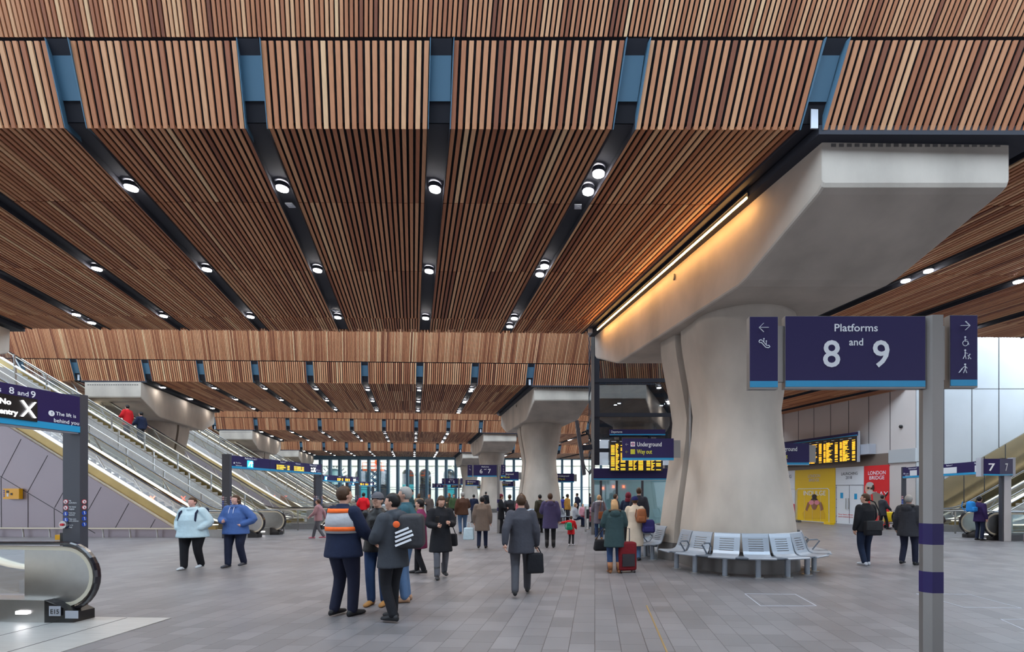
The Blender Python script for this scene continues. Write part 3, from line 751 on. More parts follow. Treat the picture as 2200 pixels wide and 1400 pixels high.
# right group, mirrored
R0 = Vector((15.3, 18.0, 0))
frR = framer(R0, DR, CC)
er = empty('escalator', frR(1, .6, 0)); make_escalator(frR, 1, er, wd=1.2); tag(er, 'right-hand escalator nearest the beige pillar of the number 7 sign', 'escalator', 'escalators up to the platforms')
rs = empty('staircase', frR(3, 3, 0)); make_stair(frR, rs, 1.5, 4.1); tag(rs, 'staircase between the right-hand escalators', 'staircase', 'staircases up to the platforms')
frRb = framer(frR(0, 4.35, 0), DR, CC)
er2 = empty('escalator', frRb(1, .6, 0)); make_escalator(frRb, 1, er2, wd=1.2); tag(er2, 'right-hand escalator running against the bronze panels', 'escalator', 'escalators up to the platforms')
gr = guard(frR, 1.2, 3.2, 0, 'looped steel guard rail between the right-hand escalators')
nt_ = MB()
for i, m in enumerate(('blue_sign', 'blue_sign', 'blue_sign', 'red_sign', 'red_sign')):
    nt_.disc(frR(.62, -.013, .86-.11*i), -CC, .045, .004, M[m] if m == 'blue_sign' else M['whitep'], 14)
    if m == 'red_sign': nt_.bar(frR(.59, -.019, .83-.11*i), frR(.65, -.019, .89-.11*i), .004, .012, M[m])
b_ = MB(); b_.obox(frR(.55, -.0125, .36), DR*.14, -CC*.001, UP*.56, M['whitep']); nb = b_.build('notice_panel', None, er); nt_.build('safety_pictogram', None, nb)
# glass-sided low wall right of the pillar
lw_ = MB(); lw_.obox(frR(.9, -.75, 0), DR*8, CC*.12, UP*.28, M['mauve']); lw_.obox(frR(.9, -.72, .28), DR*.18, CC*.06, UP*.72, M['bronze_wall']); lw_.obox(frR(.9, -.75, .98), DR*8, CC*.12, UP*.06, M['bronze_wall'])
lw_.obox(frR(1.1, -.70, .28), DR*7.8, CC*.02, UP*.70, M['glass_blue']); lwo = lw_.build('glass_parapet'); tag(lwo, 'low parapet with clear glass and grey kerb beside the beige pillar', 'parapet')

# ---------------------------------------------------------------- sign gantries over the escalator feet
def icon_run(mb, o, x, z, s):      # five round pictograms in a column, o = top centre
    x = Vector(x).normalized(); n = x.cross(UP)
    for i in range(5):
        c = Vector(o)-UP*(i*s*2.5)
        if i < 2:
            mb.disc(c, n, s, .003, M['red_sign'], 16); mb.disc(c+n*.003, n, s*.8, .002, M['whitep'], 16)
            mb.bar(c+n*.006+x*s*-.5+UP*s*.5, c+n*.006+x*s*.5-UP*s*.5, .002, s*.14, M['red_sign'], up=n)
            mb.bar(c+n*.0055-UP*s*.45, c+n*.0055+UP*s*.3, .002, s*.35, M['joint'], up=n)
        else:
            mb.disc(c, n, s, .003, M['blue_sign'], 16); mb.disc(c+n*.003+UP*s*.45, n, s*.2, .003, M['white'], 10)
            mb.bar(c+n*.005-UP*s*.6, c+n*.005+UP*s*.2, .002, s*.35, M['white'], up=n); mb.bar(c+n*.005-UP*s*.5+x*s*.4, c+n*.005+UP*s*.1, .002, s*.2, M['white'], up=n)
def make_gantry(o, L, top, panels, flip=False, near_post=True, lab='', detail=True, h=.50, bw=.24):
    """o: floor point of the near post's inner face; beam runs along CC. Face looks to +X (or -X when flip)."""
    r = empty('sign_gantry', o); s = -1 if flip else 1
    nx = Vector((s, 0, 0)); o = Vector(o)
    ends = ([0] if near_post else [])+[L]
    for i, d in enumerate(ends):
        c = o+CC*d-nx*bw; pm_ = MB()
        y0 = -.11 if d == 0 else 0
        pm_.obox(c+CC*y0, nx*bw, CC*.11, UP*(top+.04), M['post']); p = pm_.build('gantry_post', None, r)
        if detail or True:
            ic = MB()
            b0 = c+CC*y0; 
            icon_run(ic, b0+nx*(.045 if s > 0 else .18)-CC*.002+UP*1.60, (1, 0, 0), UP, .034); 
            icon_run(ic, b0+nx*(bw+.001)+CC*.055+UP*1.60, CC*(1 if s > 0 else -1), UP, .032)
            if s > 0 and detail:
                for i2, (t1, t2) in enumerate((('No', 'pushchairs'), ('No heavy', 'baggage'), ('Hold the', 'handrail'), ('Take care', 'with children'), ('Carry', 'dogs'))):
                    q = b0+nx*.09-CC*.004+UP*(1.605-.085*i2); text(ic, t1, .026, q, (1, 0, 0), UP, M['white'], 'L', .01); text(ic, t2, .026, q-UP*.028, (1, 0, 0), UP, M['white'], 'L', .01)
            ic.build('safety_pictogram', None, p)
    bm_ = MB(); f0 = o-nx*.12; bt = top-h
    bm_.obox(f0+UP*bt, nx*.12, CC*L, UP*h, M['navy']); bm_.obox(f0+UP*(bt-.02)-nx*.02, nx*.12, CC*L, UP*.03, M['galv'])
    bo = bm_.build('sign_beam', None, r)
    bb = MB(); bb.obox(o+UP*(bt+.0)+nx*.001, nx*.003, CC*L, UP*.085, M['cyan']); bb.obox(o-nx*.124+UP*bt, nx*.003, CC*L, UP*.085, M['cyan']); bb.build('cyan_band', None, bo)
    tx = MB(); X = CC*(1 if s > 0 else -1); g0 = o if s > 0 else o+CC*L
    for (d, kind, *a) in panels:
        q = g0+X*d+nx*.004
        if kind == 't': text(tx, a[0], a[1], q+UP*(top-a[2]), X, UP, M['white'], a[3] if len(a) > 3 else 'L', .012, lift=.002)
        elif kind == 'amber':
            tx.obox(q-X*(a[0]/2)+UP*(top-.42), X*a[0], nx*.012, UP*.26, M['screen'])
            for j in range(3):
                zz = top-.205-.075*j; xx = -a[0]/2+.05
                for wlen in (.10, .05, random.uniform(.2, .4)):
                    tx.obox(q+nx*.013+X*xx+UP*(zz-.045), X*wlen, nx*.002, UP*.042, M['amber']); xx += wlen+.03
                tx.obox(q+nx*.013+X*(a[0]/2-.20)+UP*(zz-.045), X*.15, nx*.002, UP*.042, M['amber'])
        elif kind == 'cyan':
            tx.obox(q-X*.17+UP*(top-.43), X*.34, nx*.01, UP*.29, M['led_cyan'])
            tx.bar(q-X*.10+nx*.012+UP*(top-.37), q-X*.02+nx*.012+UP*(top-.19), .004, .03, M['led_white'], up=nx)
            c = q+X*.07+nx*.012+UP*(top-.17); tx.bar(c, c-UP*.22, .004, .03, M['led_white'], up=nx); tx.bar(c, c-UP*.08+X*.06, .004, .03, M['led_white'], up=nx); tx.bar(c, c-UP*.08-X*.06, .004, .03, M['led_white'], up=nx)
        elif kind == 'cross':
            tx.obox(q-X*.26+UP*(top-.43), X*.43, nx*.01, UP*.29, M['screen'])
            text(tx, 'No', .09, q-X*.235+nx*.012+UP*(top-.26), X, UP, M['led_white'], 'L', .02); text(tx, 'entry', .09, q-X*.235+nx*.012+UP*(top-.38), X, UP, M['led_white'], 'L', .02, width=.19)
            c = q+X*.065+nx*.012+UP*(top-.285)
            for sg in (-1, 1): tx.bar(c-X*.07-UP*.10*sg, c+X*.07+UP*.10*sg, .004, .045, M['led_white'], up=nx)
        elif kind == 'blank': tx.obox(q-X*a[0]/2+UP*(top-.41), X*a[0], nx*.006, UP*.25, M['whitep'])
        elif kind == 'bang':
            tx.disc(q+UP*(top-.29), nx, .038, .003, M['white'], 16); tx.bar(q+nx*.005+UP*(top-.27), q+nx*.005+UP*(top-.295), .002, .012, M['navy'], up=nx); tx.bar(q+nx*.005+UP*(top-.305), q+nx*.005+UP*(top-.312), .002, .012, M['navy'], up=nx)
        elif kind == 'seam': tx.obox(q+UP*bt, X*.012, nx*.002, UP*h, M['joint'])
    tx.build('sign_lettering', None, bo)
    tag(r, lab, 'sign gantry', 'sign gantries at the escalator feet'); return r
def std(p1, p2, L):
    return [(.12, 'bang'), (.20, 't', 'The lift is', .075, .30), (.20, 't', 'behind you', .075, .40), (1.05, 't', 'Platforms %s and %s' % (p1, p2), .10, .10, 'C'), (1.0, 'cyan'), (L*.36, 'seam'),
            (L*.50, 't', 'Platform %s' % p2, .09, .10, 'C'), (L*.50, 'amber', 1.0), (L*.60, 'seam'), (L*.68, 't', 'Platform %s' % p1, .09, .10, 'C'), (L*.69, 'amber', .85), (L*.78, 'seam'),
            (L*.885, 't', 'Platforms %s and %s' % (p1, p2), .09, .10, 'C'), (L*.885, 'cross'), (L-.42, 'bang'), (L-.35, 't', 'The lift is', .06, .31), (L-.35, 't', 'behind you', .06, .40)]
# nearest gantry: only its far end is in the picture
L1 = 5.6
g1 = make_gantry(Vector((-6.90-.048*L1, 6.80-L1, 0)), L1, 3.07, [(L1-.36, 'bang'), (L1-.31, 't', 'The lift is', .068, .305), (L1-.335, 't', 'behind you', .072, .40),
     (L1-1.25, 't', 'Platforms', .09, .12, 'L'), (L1-.83, 't', '8', .115, .12, 'L'), (L1-.74, 't', 'and', .085, .12, 'L'), (L1-.60, 't', '9', .12, .125, 'L'), (L1-.70, 'cross'), (3.2, 'amber', 1.0), (2, 'cyan')],
     lab='nearest dark gantry sign reading 8 and 9, The lift is behind you')
bt = MB(); c = Vector((-6.90-.24+.035, 6.785, 1.28)); bt.disc(c, (0, -1, 0), .052, .03, M['steel'], 24); bt.disc(c+Vector((0, -.03, 0)), (0, -1, 0), .018, .02, M['led_red'] if False else M['red_sign'], 16); bt.build('emergency_stop_button', None, g1)
kb = MB(); kb.box((-7.22, 6.83, .98), (-7.14, 6.90, 1.16), M['screen']); kb.box((-7.30, 6.84, 1.06), (-7.22, 6.88, 1.13), M['help']); kb.build('wall_bracket', None, g1)
L2 = 6.2
o2 = Vector(((498-PX)/F*18.9, 18.9, 0))
make_gantry(o2, L2, 3.235, std('6', '7', L2), lab='gantry sign for Platforms 6 and 7 above the second escalator group', bw=.30)
make_gantry(o2+PER, L2, 3.235, std('4', '5', L2), lab='distant gantry sign for Platforms 4 and 5 over the third escalator group', bw=.30)
make_gantry(o2+PER*2, L2, 3.235, std('2', '3', L2), lab='farthest gantry sign for Platforms 2 and 3, partly behind the glazing', bw=.30)
# right gantry
oR = Vector((15.80, 17.9, 0)); LR = 5.6
gr_ = make_gantry(oR, LR, 3.0, [(.12, 'bang'), (.2, 't', 'The lift is', .07, .33), (.2, 't', 'behind you', .07, .42), (.75, 't', 'Platforms 6 and 7', .085, .10, 'C'), (.8, 'blank', .5), (3.1, 't', 'Platform 7', .085, .10, 'C'), (3.1, 'blank', .85), (4.75, 't', 'Platforms 6 and 7', .085, .10, 'C'), (4.75, 'blank', .55)],
     flip=True, lab='navy gantry sign with blank screens over the right-hand escalators', bw=.18)
# number 7 corner box
def boxsign(name, x0, x1, y0, y1, Y): pass
sv = empty('platform_number_sign', (15.9, 17.6, 0)); a_ = P(2113, 985, 17.5); m_ = P(2148, 985, 17.15); b_ = P(2176, 985, 17.5)
ht = (1020.5-985)*17.5/F
s_ = MB(); s_.prism([a_, m_, b_, b_+Vector((0, .2, 0)), a_+Vector((0, .2, 0))], UP*-ht, M['navy']); so = s_.build('sign_box', None, sv)
s_ = MB(); s_.prism([q-UP*(ht-.05) for q in (a_, m_, b_)]+[q-UP*(ht-.05)+Vector((0, .02, 0)) for q in (b_, m_, a_)], UP*-.055, M['cyan'])
for q in s_.v: pass
s_.v = [(q[0], q[1]-.006, q[2]) for q in s_.v]; s_.build('cyan_band', None, so)
s_ = MB()
for (p, q) in ((a_, m_), (m_, b_)):
    d = (q-p); c = p+d*.5; c.z -= ht*.72; n_ = d.cross(UP).normalized(); text(s_, '7', .38, c+n_*.004, d, UP, M['white'], 'C', .012)
s_.build('sign_lettering', None, so)
s_ = MB(); s_.obox(a_-Vector((.09, .0, ht+.04)), (.09, 0, 0), (0, .22, 0), UP*(ht+.08), M['galv']); s_.obox(b_-Vector((0, 0, ht+.04)), (.10, 0, 0), (0, .22, 0), UP*(ht+.08), M['galv']); s_.build('end_frame', None, so)
s_ = MB(); pb = P(2150, 1161, 17.75); s_.obox(Vector((pb.x, 17.60, 0)), (.25, 0, 0), (0, .16, 0), UP*(a_.z-ht), M['whitep']); s_.obox(Vector((pb.x-.07, 17.62, 0)), (.07, 0, 0), (0, .14, 0), UP*(a_.z-ht), M['post']); s_.build('sign_pillar', None, sv)
tag(sv, 'V-shaped sign box showing 7 and 7 on a beige pillar', 'sign')
# ---------------------------------------------------------------- platform number signs on steel posts
def arrow(mb, c, x, s, m, n):       # arrow pointing along x
    x = Vector(x).normalized(); n = Vector(n); u = UP
    mb.bar(c-x*s, c+x*s*.9, .003, s*.38, m, up=n)
    for sg in (-1, 1): mb.bar(c+x*s+u*0, c+x*s*.05+u*sg*s*.92, .003, s*.36, m, up=n)
def person_icon(mb, c, s, m, n, kind):
    n = Vector(n); x = Vector((1, 0, 0)); D = lambda a, b: c+x*a*s+UP*b*s
    def B(a, b, w): mb.bar(D(*a), D(*b), .003, w*s, m, up=n)
    mb.disc(D(0, .85), n, .17*s, .003, m, 14)
    if kind == 'wheel':
        B((0, .6), (0, .05), .22); B((0, .05), (.5, .05), .18); B((.5, .05), (.72, -.6), .16); B((0, .35), (.4, .35), .12)
        pts = [D(.02+.5*math.cos(a), -.32+.5*math.sin(a))+n*.002 for a in [math.radians(110+i*20) for i in range(14)]]; mb.tube(pts, .055*s, m, 6)
    elif kind == 'pram':
        B((0, .6), (0, 0), .3); B((0, 0), (-.35, -.75), .16); B((0, 0), (.2, -.8), .16); B((0, .45), (.55, .2), .12); B((.5, -.2), (.95, .05), .3); B((.95, .2), (.6, -.7), .08); B((.6, -.2), (1.05, -.7), .08); mb.disc(D(.62, -.75), n, .1*s, .003, m, 10); mb.disc(D(1.05, -.75), n, .1*s, .003, m, 10)
    else:
        B((0, .6), (0, 0), .34); B((0, 0), (-.3, -.8), .18); B((0, 0), (.32, -.8), .18); B((.05, .5), (.45, .1), .12); B((-.05, .5), (-.5, .1), .12); B((-.5, .1), (-.75, -.1), .08); B((-.6, 0), (-1.2, -.75), .34)
def make_platform_sign(a, b, post_label):
    r = empty('platform_sign', (0, 0, 0)); Y = 0.0; Z = CH
    k = 3.55/F
    def q(x, y): return Vector(((x-2002.5)*k, 0, Z-(y-HY)*k))      # metres from the post axis, sized from the sign itself
    pm = MB(); wv = [(-17.5, 0), (-6, -12), (17.5, -12), (17.5, 6), (6, 17), (-17.5, 12)]
    def ring(z0, z1, m, g=0): 
        mb_ = MB(); mb_.prism([Vector((x*k*(1+g), y*k*(1+g), z0)) for x, y in wv], (0, 0, z1-z0), m); return mb_
    ring(0, q(0, 679).z, M['steel_post']).build('sign_post', None, r, world=False)
    for (y0, y1) in ((1124, 1169), (1227, 1272)):
        ring(q(0, y1).z, q(0, y0).z, M['navy'], .02).build('colour_band', None, r, world=False)
    dep = .055
    for (x0, x1, y0, y1, nm) in ((1609, 1668, 683, 833, 'arrow_box'), (1685, 1983, 682, 832, 'name_box'), (2037, 2094, 680, 830, 'lift_box')):
        b_ = MB(); p0, p1 = q(x0, y1), q(x1, y0); yf = -.03
        b_.box((p0.x-.004, yf, p0.z-.012), (p1.x+.004, yf+dep, p1.z+.004), M['steel_post'])
        b_.box((p0.x, yf-.004, p0.z+.045), (p1.x, yf, p1.z), M['navy']); b_.box((p0.x, yf-.005, p0.z), (p1.x, yf, p0.z+.045), M['cyan'])
        bo = b_.build(nm, None, r, world=False); n = (0, -1, 0); f = yf-.006
        t = MB(); cx = (p0.x+p1.x)/2
        def c(x, y): v = q(x, y); v.y = f; return v
        if nm == 'arrow_box':
            arrow(t, c(1638, 706), (-1, 0, 0), .035, M['white'], n)
            pts = [c(1629, 733), c(1632, 732), c(1636, 735), c(1644, 744), c(1649, 744), c(1651, 747), c(1648, 749), c(1642, 748), c(1633, 738), c(1629, 738), c(1627.5, 735.5)]
            t.tube(pts, .003, M['white'], 6, closed=True)
            for (x, y) in ((1638, 730), (1643, 735)): t.disc(c(x, y), n, .005, .003, M['white'], 10); t.bar(c(x, y+2), c(x, y+8), .003, .008, M['white'], up=n)
        elif nm == 'name_box':
            text(t, 'Platforms', .077, c(1787, 714), (1, 0, 0), UP, M['white'], 'L', .012, width=.32); text(t, a, .272, c(1781.5, 789), (1, 0, 0), UP, M['white'], 'C', .012); text(t, b, .272, c(1887, 789), (1, 0, 0), UP, M['white'], 'C', .012)
            text(t, 'and', .074, c(1834.5, 744), (1, 0, 0), UP, M['white'], 'C', .014)
        else:
            arrow(t, c(2067, 702), (1, 0, 0), .034, M['white'], n)
            for (x, y, kd) in ((2067, 736, 'wheel'), (2067, 764, 'pram'), (2067, 794, 'bag')): person_icon(t, c(x, y), .038, M['white'], n, kd)
        t.build('sign_lettering', None, bo, world=False)
    a_ = MB(); 
    for (x0, x1, y0, y1) in ((1668, 1685, 700, 820), (1982, 1990, 700, 816), (2018, 2030, 700, 816)):
        p0, p1 = q(x0, y1), q(x1, y0); a_.box((p0.x, -.01, p0.z), (p1.x, .02, p1.z))
    a_.build('steel_arm', M['steel_post'], r, world=False)
    return r
base = Vector(((2002.5-PX)*3.55/F, 3.56, 0))
for k, (a, b, l) in enumerate((('8', '9', 'large sign reading Platforms 8 and 9 on a banded steel post'), ('6', '7', 'smaller sign reading Platforms 6 and 7 before the second concrete column'), ('4', '5', 'small distant sign reading Platforms 4 and 5'), ('2', '3', 'tiny farthest sign reading Platforms 2 and 3 near the glazing'))):
    r = make_platform_sign(a, b, l); r.location = base+PER*k; tag(r, l, 'platform sign', 'platform number signs on posts')
# ---------------------------------------------------------------- Underground / Way out blades fixed to the columns
def make_wayout():
    r = empty('way_out_sign'); W, H = 1.30, .545; b = MB()
    b.box((-W, -.03, 0), (0, .03, H), M['navy']); b.box((-W, -.034, 0), (0, .034, .055), M['cyan']); b.box((-W-.01, -.03, -.01), (.0, .03, 0), M['galv']); bo = b.build('sign_board', None, r, world=False)
    t = MB(); n = (0, -1, 0); f = -.036
    arrow(t, Vector((-W+.115, f, .395)), (-1, 0, 0), .035, M['white'], n); arrow(t, Vector((-W+.115, f, .205)), (-1, 0, 0), .035, M['yellow'], n)
    t.box((-W+.21, f-.002, .34), (-W+.32, f+.002, .46), M['white']); t.box((-W+.21, f-.002, .15), (-W+.32, f+.002, .27), M['yellow'])
    pts = [Vector((-W+.265+.033*math.cos(i*math.pi/6), f-.004, .40+.033*math.sin(i*math.pi/6))) for i in range(12)]; t.tube(pts, .007, M['red_sign'], 6, closed=True); t.box((-W+.22, f-.008, .392), (-W+.31, f-.003, .408), M['blue_sign'])
    for (a, b2) in (((-W+.235, .17), (-W+.235, .25)), ((-W+.235, .25), (-W+.30, .25)), ((-W+.30, .25), (-W+.30, .17)), ((-W+.30, .17), (-W+.235, .17)), ((-W+.29, .21), (-W+.245, .21))): t.bar(Vector((a[0], f-.004, a[1])), Vector((b2[0], f-.004, b2[1])), .002, .01, M['navy'], up=n)
    text(t, 'Underground', .155, (-W+.37, f, .345), (1, 0, 0), UP, M['white'], 'L', .010, width=.62); text(t, 'Way out', .155, (-W+.37, f, .16), (1, 0, 0), UP, M['yellow'], 'L', .010, width=.38)
    t.build('sign_lettering', None, bo, world=False)
    a = MB(); a.box((0, -.02, .06), (.17, .02, .5), M['steel_post']); a.build('steel_arm', None, r, world=False); return r
W0 = make_wayout(); first = True
for k in range(4):
    for side in (0, 1):
        o = W0 if first else copy_tree(W0); first = False
        p = P(1447, 988, 12.25) if side == 0 else Vector((6.0, 12.25, P(0, 998, 12.25).z))
        o.location = p+PER*k
        wh = ('of the huge near column', 'of the second column', 'of the third column', 'of the farthest column')[k]
        tag(o, 'navy Underground and Way out sign on the %s side %s' % (('lift', 'red hoarding')[side], wh), 'sign', 'Underground and Way out signs on the columns')
        if side == 1: pass
# ---------------------------------------------------------------- benches
def seat_mb():      # pressed steel seat, origin at floor under the seat, facing +Y (outward)
    s = MB(); hw = .27
    prof = [(.34, .42), (.30, .435), (.10, .425), (-.02, .43), (-.09, .46), (-.13, .52), (-.22, .80), (-.25, .87), (-.28, .885)]
    th = .022
    # slotted back: build as horizontal strips with slots between
    def strip(p, q, inset0, inset1):
        (y0, z0), (y1, z1) = p, q; d = Vector((0, y1-y0, z1-z0)).normalized(); n = Vector((0, -d.z, d.y))*th
        for (xa, xb) in ((-hw, -hw+inset0), (hw-inset0, hw)) if inset0 else ((-hw, hw),):
            a = Vector((xa, y0, z0)); b = Vector((xb, y0, z0)); c = Vector((xb, y1, z1)); e = Vector((xa, y1, z1))
            s.hexa([a, b, c, e, a+n, b+n, c+n, e+n])
    for i in range(5): strip(prof[i], prof[i+1], 0, 0)
    p5, p6 = Vector((0,)+prof[5]), Vector((0,)+prof[6])
    n = 6
    for i in range(n):
        a = p5.lerp(p6, i/n); b = p5.lerp(p6, (i+.28)/n); c = p5.lerp(p6, (i+1)/n)
        strip((a.y, a.z), (b.y, b.z), .12, 0); strip((b.y, b.z), (c.y, c.z), 0, 0)
    strip(prof[6], prof[7], 0, 0); strip(prof[7], prof[8], 0, 0)
    return s
def make_bench(angs, R=1.60, arms=()):
    r = empty('ring_bench'); seat_me = None
    bm_ = MB(); pts = []
    def F2(a, rad, z): return Vector((rad*math.cos(a), rad*math.sin(a), z))
    angs = [math.radians(a) for a in angs]
    sm = seat_mb(); lg = MB(); lg.tube([(0, 0, 0), (0, 0, .36)], .055, M['seat'], 14); lg.tube([(0, 0, .36), (0, 0, .39)], .045, M['seat_dark'], 12); lg.tube([(0, 0, 0), (0, 0, .012)], .11, M['steel'], 18)
    so = lo = None
    for a in angs:
        rz = a-math.pi/2
        if so is None: so = sm.build('seat', M['seat'], r, world=False); lo = lg.build('leg', None, r, world=False); s2, l2 = so, lo
        else:
            s2 = so.copy(); COL.objects.link(s2); s2.parent = r; l2 = lo.copy(); COL.objects.link(l2); l2.parent = r
        s2.location = F2(a, R, 0); s2.rotation_euler = (0, 0, rz); l2.location = F2(a, R, 0)
    lo_, hi_ = min(angs), max(angs)
    path = [F2(lo_-.12+(hi_-lo_+.24)*i/24, R, .385) for i in range(25)]
    bm_.tube(path, .035, M['seat_dark'], 8)
    bm_.build('ring_beam', None, r, world=False)
    for a, b in zip(angs, angs[1:]):
        if abs(b-a) > .6: continue
        w_ = MB(); m = (a+b)/2; w_.prism([F2(m-.03, R-.10, .405), F2(m-.075, R+.30, .41), F2(m+.075, R+.30, .41), F2(m+.03, R-.10, .405)], (0, 0, .02), M['seat_dark']); w_.build('wedge_plate', None, r, world=False)
    for (a, sx) in arms:
        a = math.radians(a); am = MB(); ca, sa = math.cos(a), math.sin(a)
        def L(x, y, z): return Vector((ca*(R+y)-sa*x*-1*-1, sa*(R+y)+ca*x, z)) if False else Vector((math.cos(a)*(R+y)-math.sin(a)*x, math.sin(a)*(R+y)+math.cos(a)*x, z))
        am.tube([L(sx, -.12, .44), L(sx, -.16, .58), L(sx, -.10, .66), L(sx, .08, .67), L(sx, .14, .64), L(sx, -.02, .44)], .016, M['seat_dark'], 8); am.build('armrest', None, r, world=False)
    return r
B1 = make_bench([193, 216.5, 241, 264.5, 287.5, 310, 334, 357], arms=((216.5, .30), (216.5, -.30), (357, .30), (357, -.30)))
B1.location = (3.98, 11.52, 0); tag(B1, 'near half of the silver seat ring round the huge concrete column', 'bench', 'silver ring benches round the columns')
B2 = make_bench([15, 38, 130, 153, 176, 199], arms=((176, .3), (15, -.3), (15, .3)))
B2.location = (3.62, 13.15, 0); tag(B2, 'far half of the silver seat ring, mostly behind the huge column', 'bench', 'silver ring benches round the columns')
b3 = copy_tree(B1); b3.location = B1.location+PER; tag(b3, 'silver seats round the second column, behind the crowd', 'bench', 'silver ring benches round the columns')
b4 = copy_tree(B2); b4.location = B2.location+PER; tag(b4, 'silver seats behind the second column by the seated people', 'bench', 'silver ring benches round the columns')
# ---------------------------------------------------------------- lift tower with glass sides
LY = 20.6; lx = lambda x: (x-PX)/F*LY
lt = empty('lift_tower', (2.7, 22, 0)); zt = lambda y: P(0, y, LY).z
m_ = MB(); 
for x in (lx(1273.5), lx(1462)): m_.box((x-.065, LY-.07, 0), (x+.065, LY+.07, 10.5), M['steel_post'])
for x in (lx(1273.5), lx(1462)): m_.box((x-.065, LY+3.0, 0), (x+.065, LY+3.14, 10.5), M['dark'])
m_.build('corner_post', None, lt)
m_ = MB()
for y in (742, 816, 890, 966, 1009): m_.box((lx(1277), LY-.04, zt(y)-.10), (lx(1460), LY+.08, zt(y)+.06)); m_.box((lx(1277), LY+3.0, zt(y)-.1), (lx(1460), LY+3.1, zt(y)+.06)); m_.box((lx(1270), LY, zt(y)-.1), (lx(1272), LY+3.1, zt(y)+.06))
for x in (1284, 1352, 1420): m_.box((lx(x)-.03, LY+2.95, 2.9), (lx(x)+.03, LY+3.05, 10.5))
m_.box((lx(1277), LY-.02, 2.95), (lx(1288), LY+.0, 10.5))
m_.build('steel_frame', M['dark'], lt)
m_ = MB(); m_.box((lx(1277), LY-.005, 2.95), (lx(1460), LY+.005, 10.5)); m_.build('tinted_glazing', M['glass_dark'], lt)
m_ = MB(); m_.box((lx(1271), LY+.05, 0), (lx(1271)+.01, LY+3.0, 10.5)); m_.build('side_glazing', M['glass'], lt)
m_ = MB(); m_.box((lx(1275), LY-.10, zt(1030)), (lx(1460), LY+.02, zt(1006)), M['navy']); m_.box((lx(1275), LY-.105, zt(1030)), (lx(1460), LY+.0, zt(1027.5)), M['cyan']); m_.build('sign_fascia', None, lt)
m_ = MB(); 
m_.box((lx(1277), LY-.01, 0.28), (lx(1460), LY+.0, zt(1032))); m_.build('blue_glass_door', M['glass_blue'], lt)
dt = mat('pale_lift_lobby_wall', (.62, .72, .72), .5)
m_ = MB(); m_.box((lx(1277), LY+1.5, 0), (lx(1460), LY+1.6, 2.9)); m_.build('lobby_wall', dt, lt)
m_ = MB()
for x in (1292, 1326, 1381): m_.box((lx(x)-.07, LY-.03, 0), (lx(x)+.03, LY+.0, zt(1032)))
m_.box((lx(1275), LY-.06, .12), (lx(1320), LY-.02, .16)); m_.build('door_mullion', M['post'], lt)
m_ = MB(); m_.box((lx(1277), LY-.02, 0), (lx(1460), LY+.1, .28)); m_.build('plinth', M['conc_dark'], lt)
rx = MB()
for x, y in ((1295.5, 1048.5), (1318, 1045), (1340, 1045)):
    c = P(x, y, LY+1.45)
    for s in (-1, 1): rx.bar(c+Vector((-.045, 0, -.05*s)), c+Vector((.045, 0, .05*s)), .012, .022, M['led_red'])
rx.build('red_cross_signal', None, lt)
tag(lt, 'dark glazed lift tower with blue glass doors behind the huge column', 'lift')
# departure boards
def board(o, x, nrm, w, h, cols, rows, lab, hdr=.27, title=True, tilt=0.0, gap=.2):
    x = Vector(x).normalized(); n = Vector(nrm).normalized(); o = Vector(o); u = UP*math.cos(tilt)+n*math.sin(tilt)
    r = empty('departure_board', o); b = MB()
    b.obox(o-n*.12, x*w, n*.12, u*(h), M['screen']); bo = b.build('led_panel', None, r)
    t = MB(); cw = w/cols
    for c in range(cols):
        xx = c*cw+.06
        t.obox(o+x*(xx+.02)+n*.003+u*(h-.09), x*.2, n*.002, u*.03, M['white']); t.obox(o+x*(xx+cw*.5)+n*.003+u*(h-.09), x*.2, n*.002, u*.03, M['white'])
        rh = (h-.2)/rows
        for i in range(rows):
            z = h-.15-rh*(i+1); wl = random.uniform(.25, .8)*(cw-.55)
            if i % 9 != 0: t.obox(o+x*xx+n*.003+u*z, x*.16, n*.002, u*rh*.46, M['amber'])
            t.obox(o+x*(xx+.2)+n*.003+u*z, x*wl, n*.002, u*rh*.46, M['amber'])
            if random.random() > .25 or i == rows-1: t.obox(o+x*(c*cw+cw-.28)+n*.003+u*z, x*.2, n*.002, u*rh*.46, M['amber'])
        if c: t.obox(o+x*(c*cw-.01)+n*.002, x*.02, n*.004, u*h, M['dark'])
    t.build('amber_text', None, bo)
    hb = MB(); hb.obox(o-n*.12+u*(h+gap), x*(w+.1), n*.16, u*hdr, M['navy']); hb.obox(o+n*.041+u*(h+gap), x*(w+.1), n*.003, u*.05, M['cyan']); hbo = hb.build('header', None, r)
    if title: 
        t = MB(); text(t, 'Departures', .13, o+n*.045+u*(h+gap+.10)+x*.06, x, u, M['white'], 'L', .008, width=.47); t.build('sign_lettering', None, hbo)
    br = MB(); br.obox(o-n*.2+x*(w*.2), x*.08, n*.1, u*(h+gap+hdr)); br.obox(o-n*.2+x*(w*.75), x*.08, n*.1, u*(h+gap+hdr)); br.build('bracket', M['dark'], r)
    tag(r, lab, 'departure board', 'amber departure boards'); return r
bx = P(1309.5, 1012, 20.3); board(bx, (1, 0, 0), (0, -1, 0), (1424-1309.5)*20.3/F, (1012-944)*20.3/F, 3, 21, 'three-column amber departure board on the lift tower', hdr=.24, gap=.18)
pr_ = Vector((15.1-.34*(26.7-28.5), 26.7, 0)); pr_.z = P(0, 990, 26.7).z
Ls = 6.5
st_ = Vector((15.1-.34*(26.7+Ls-28.5), 26.7+Ls, pr_.z))
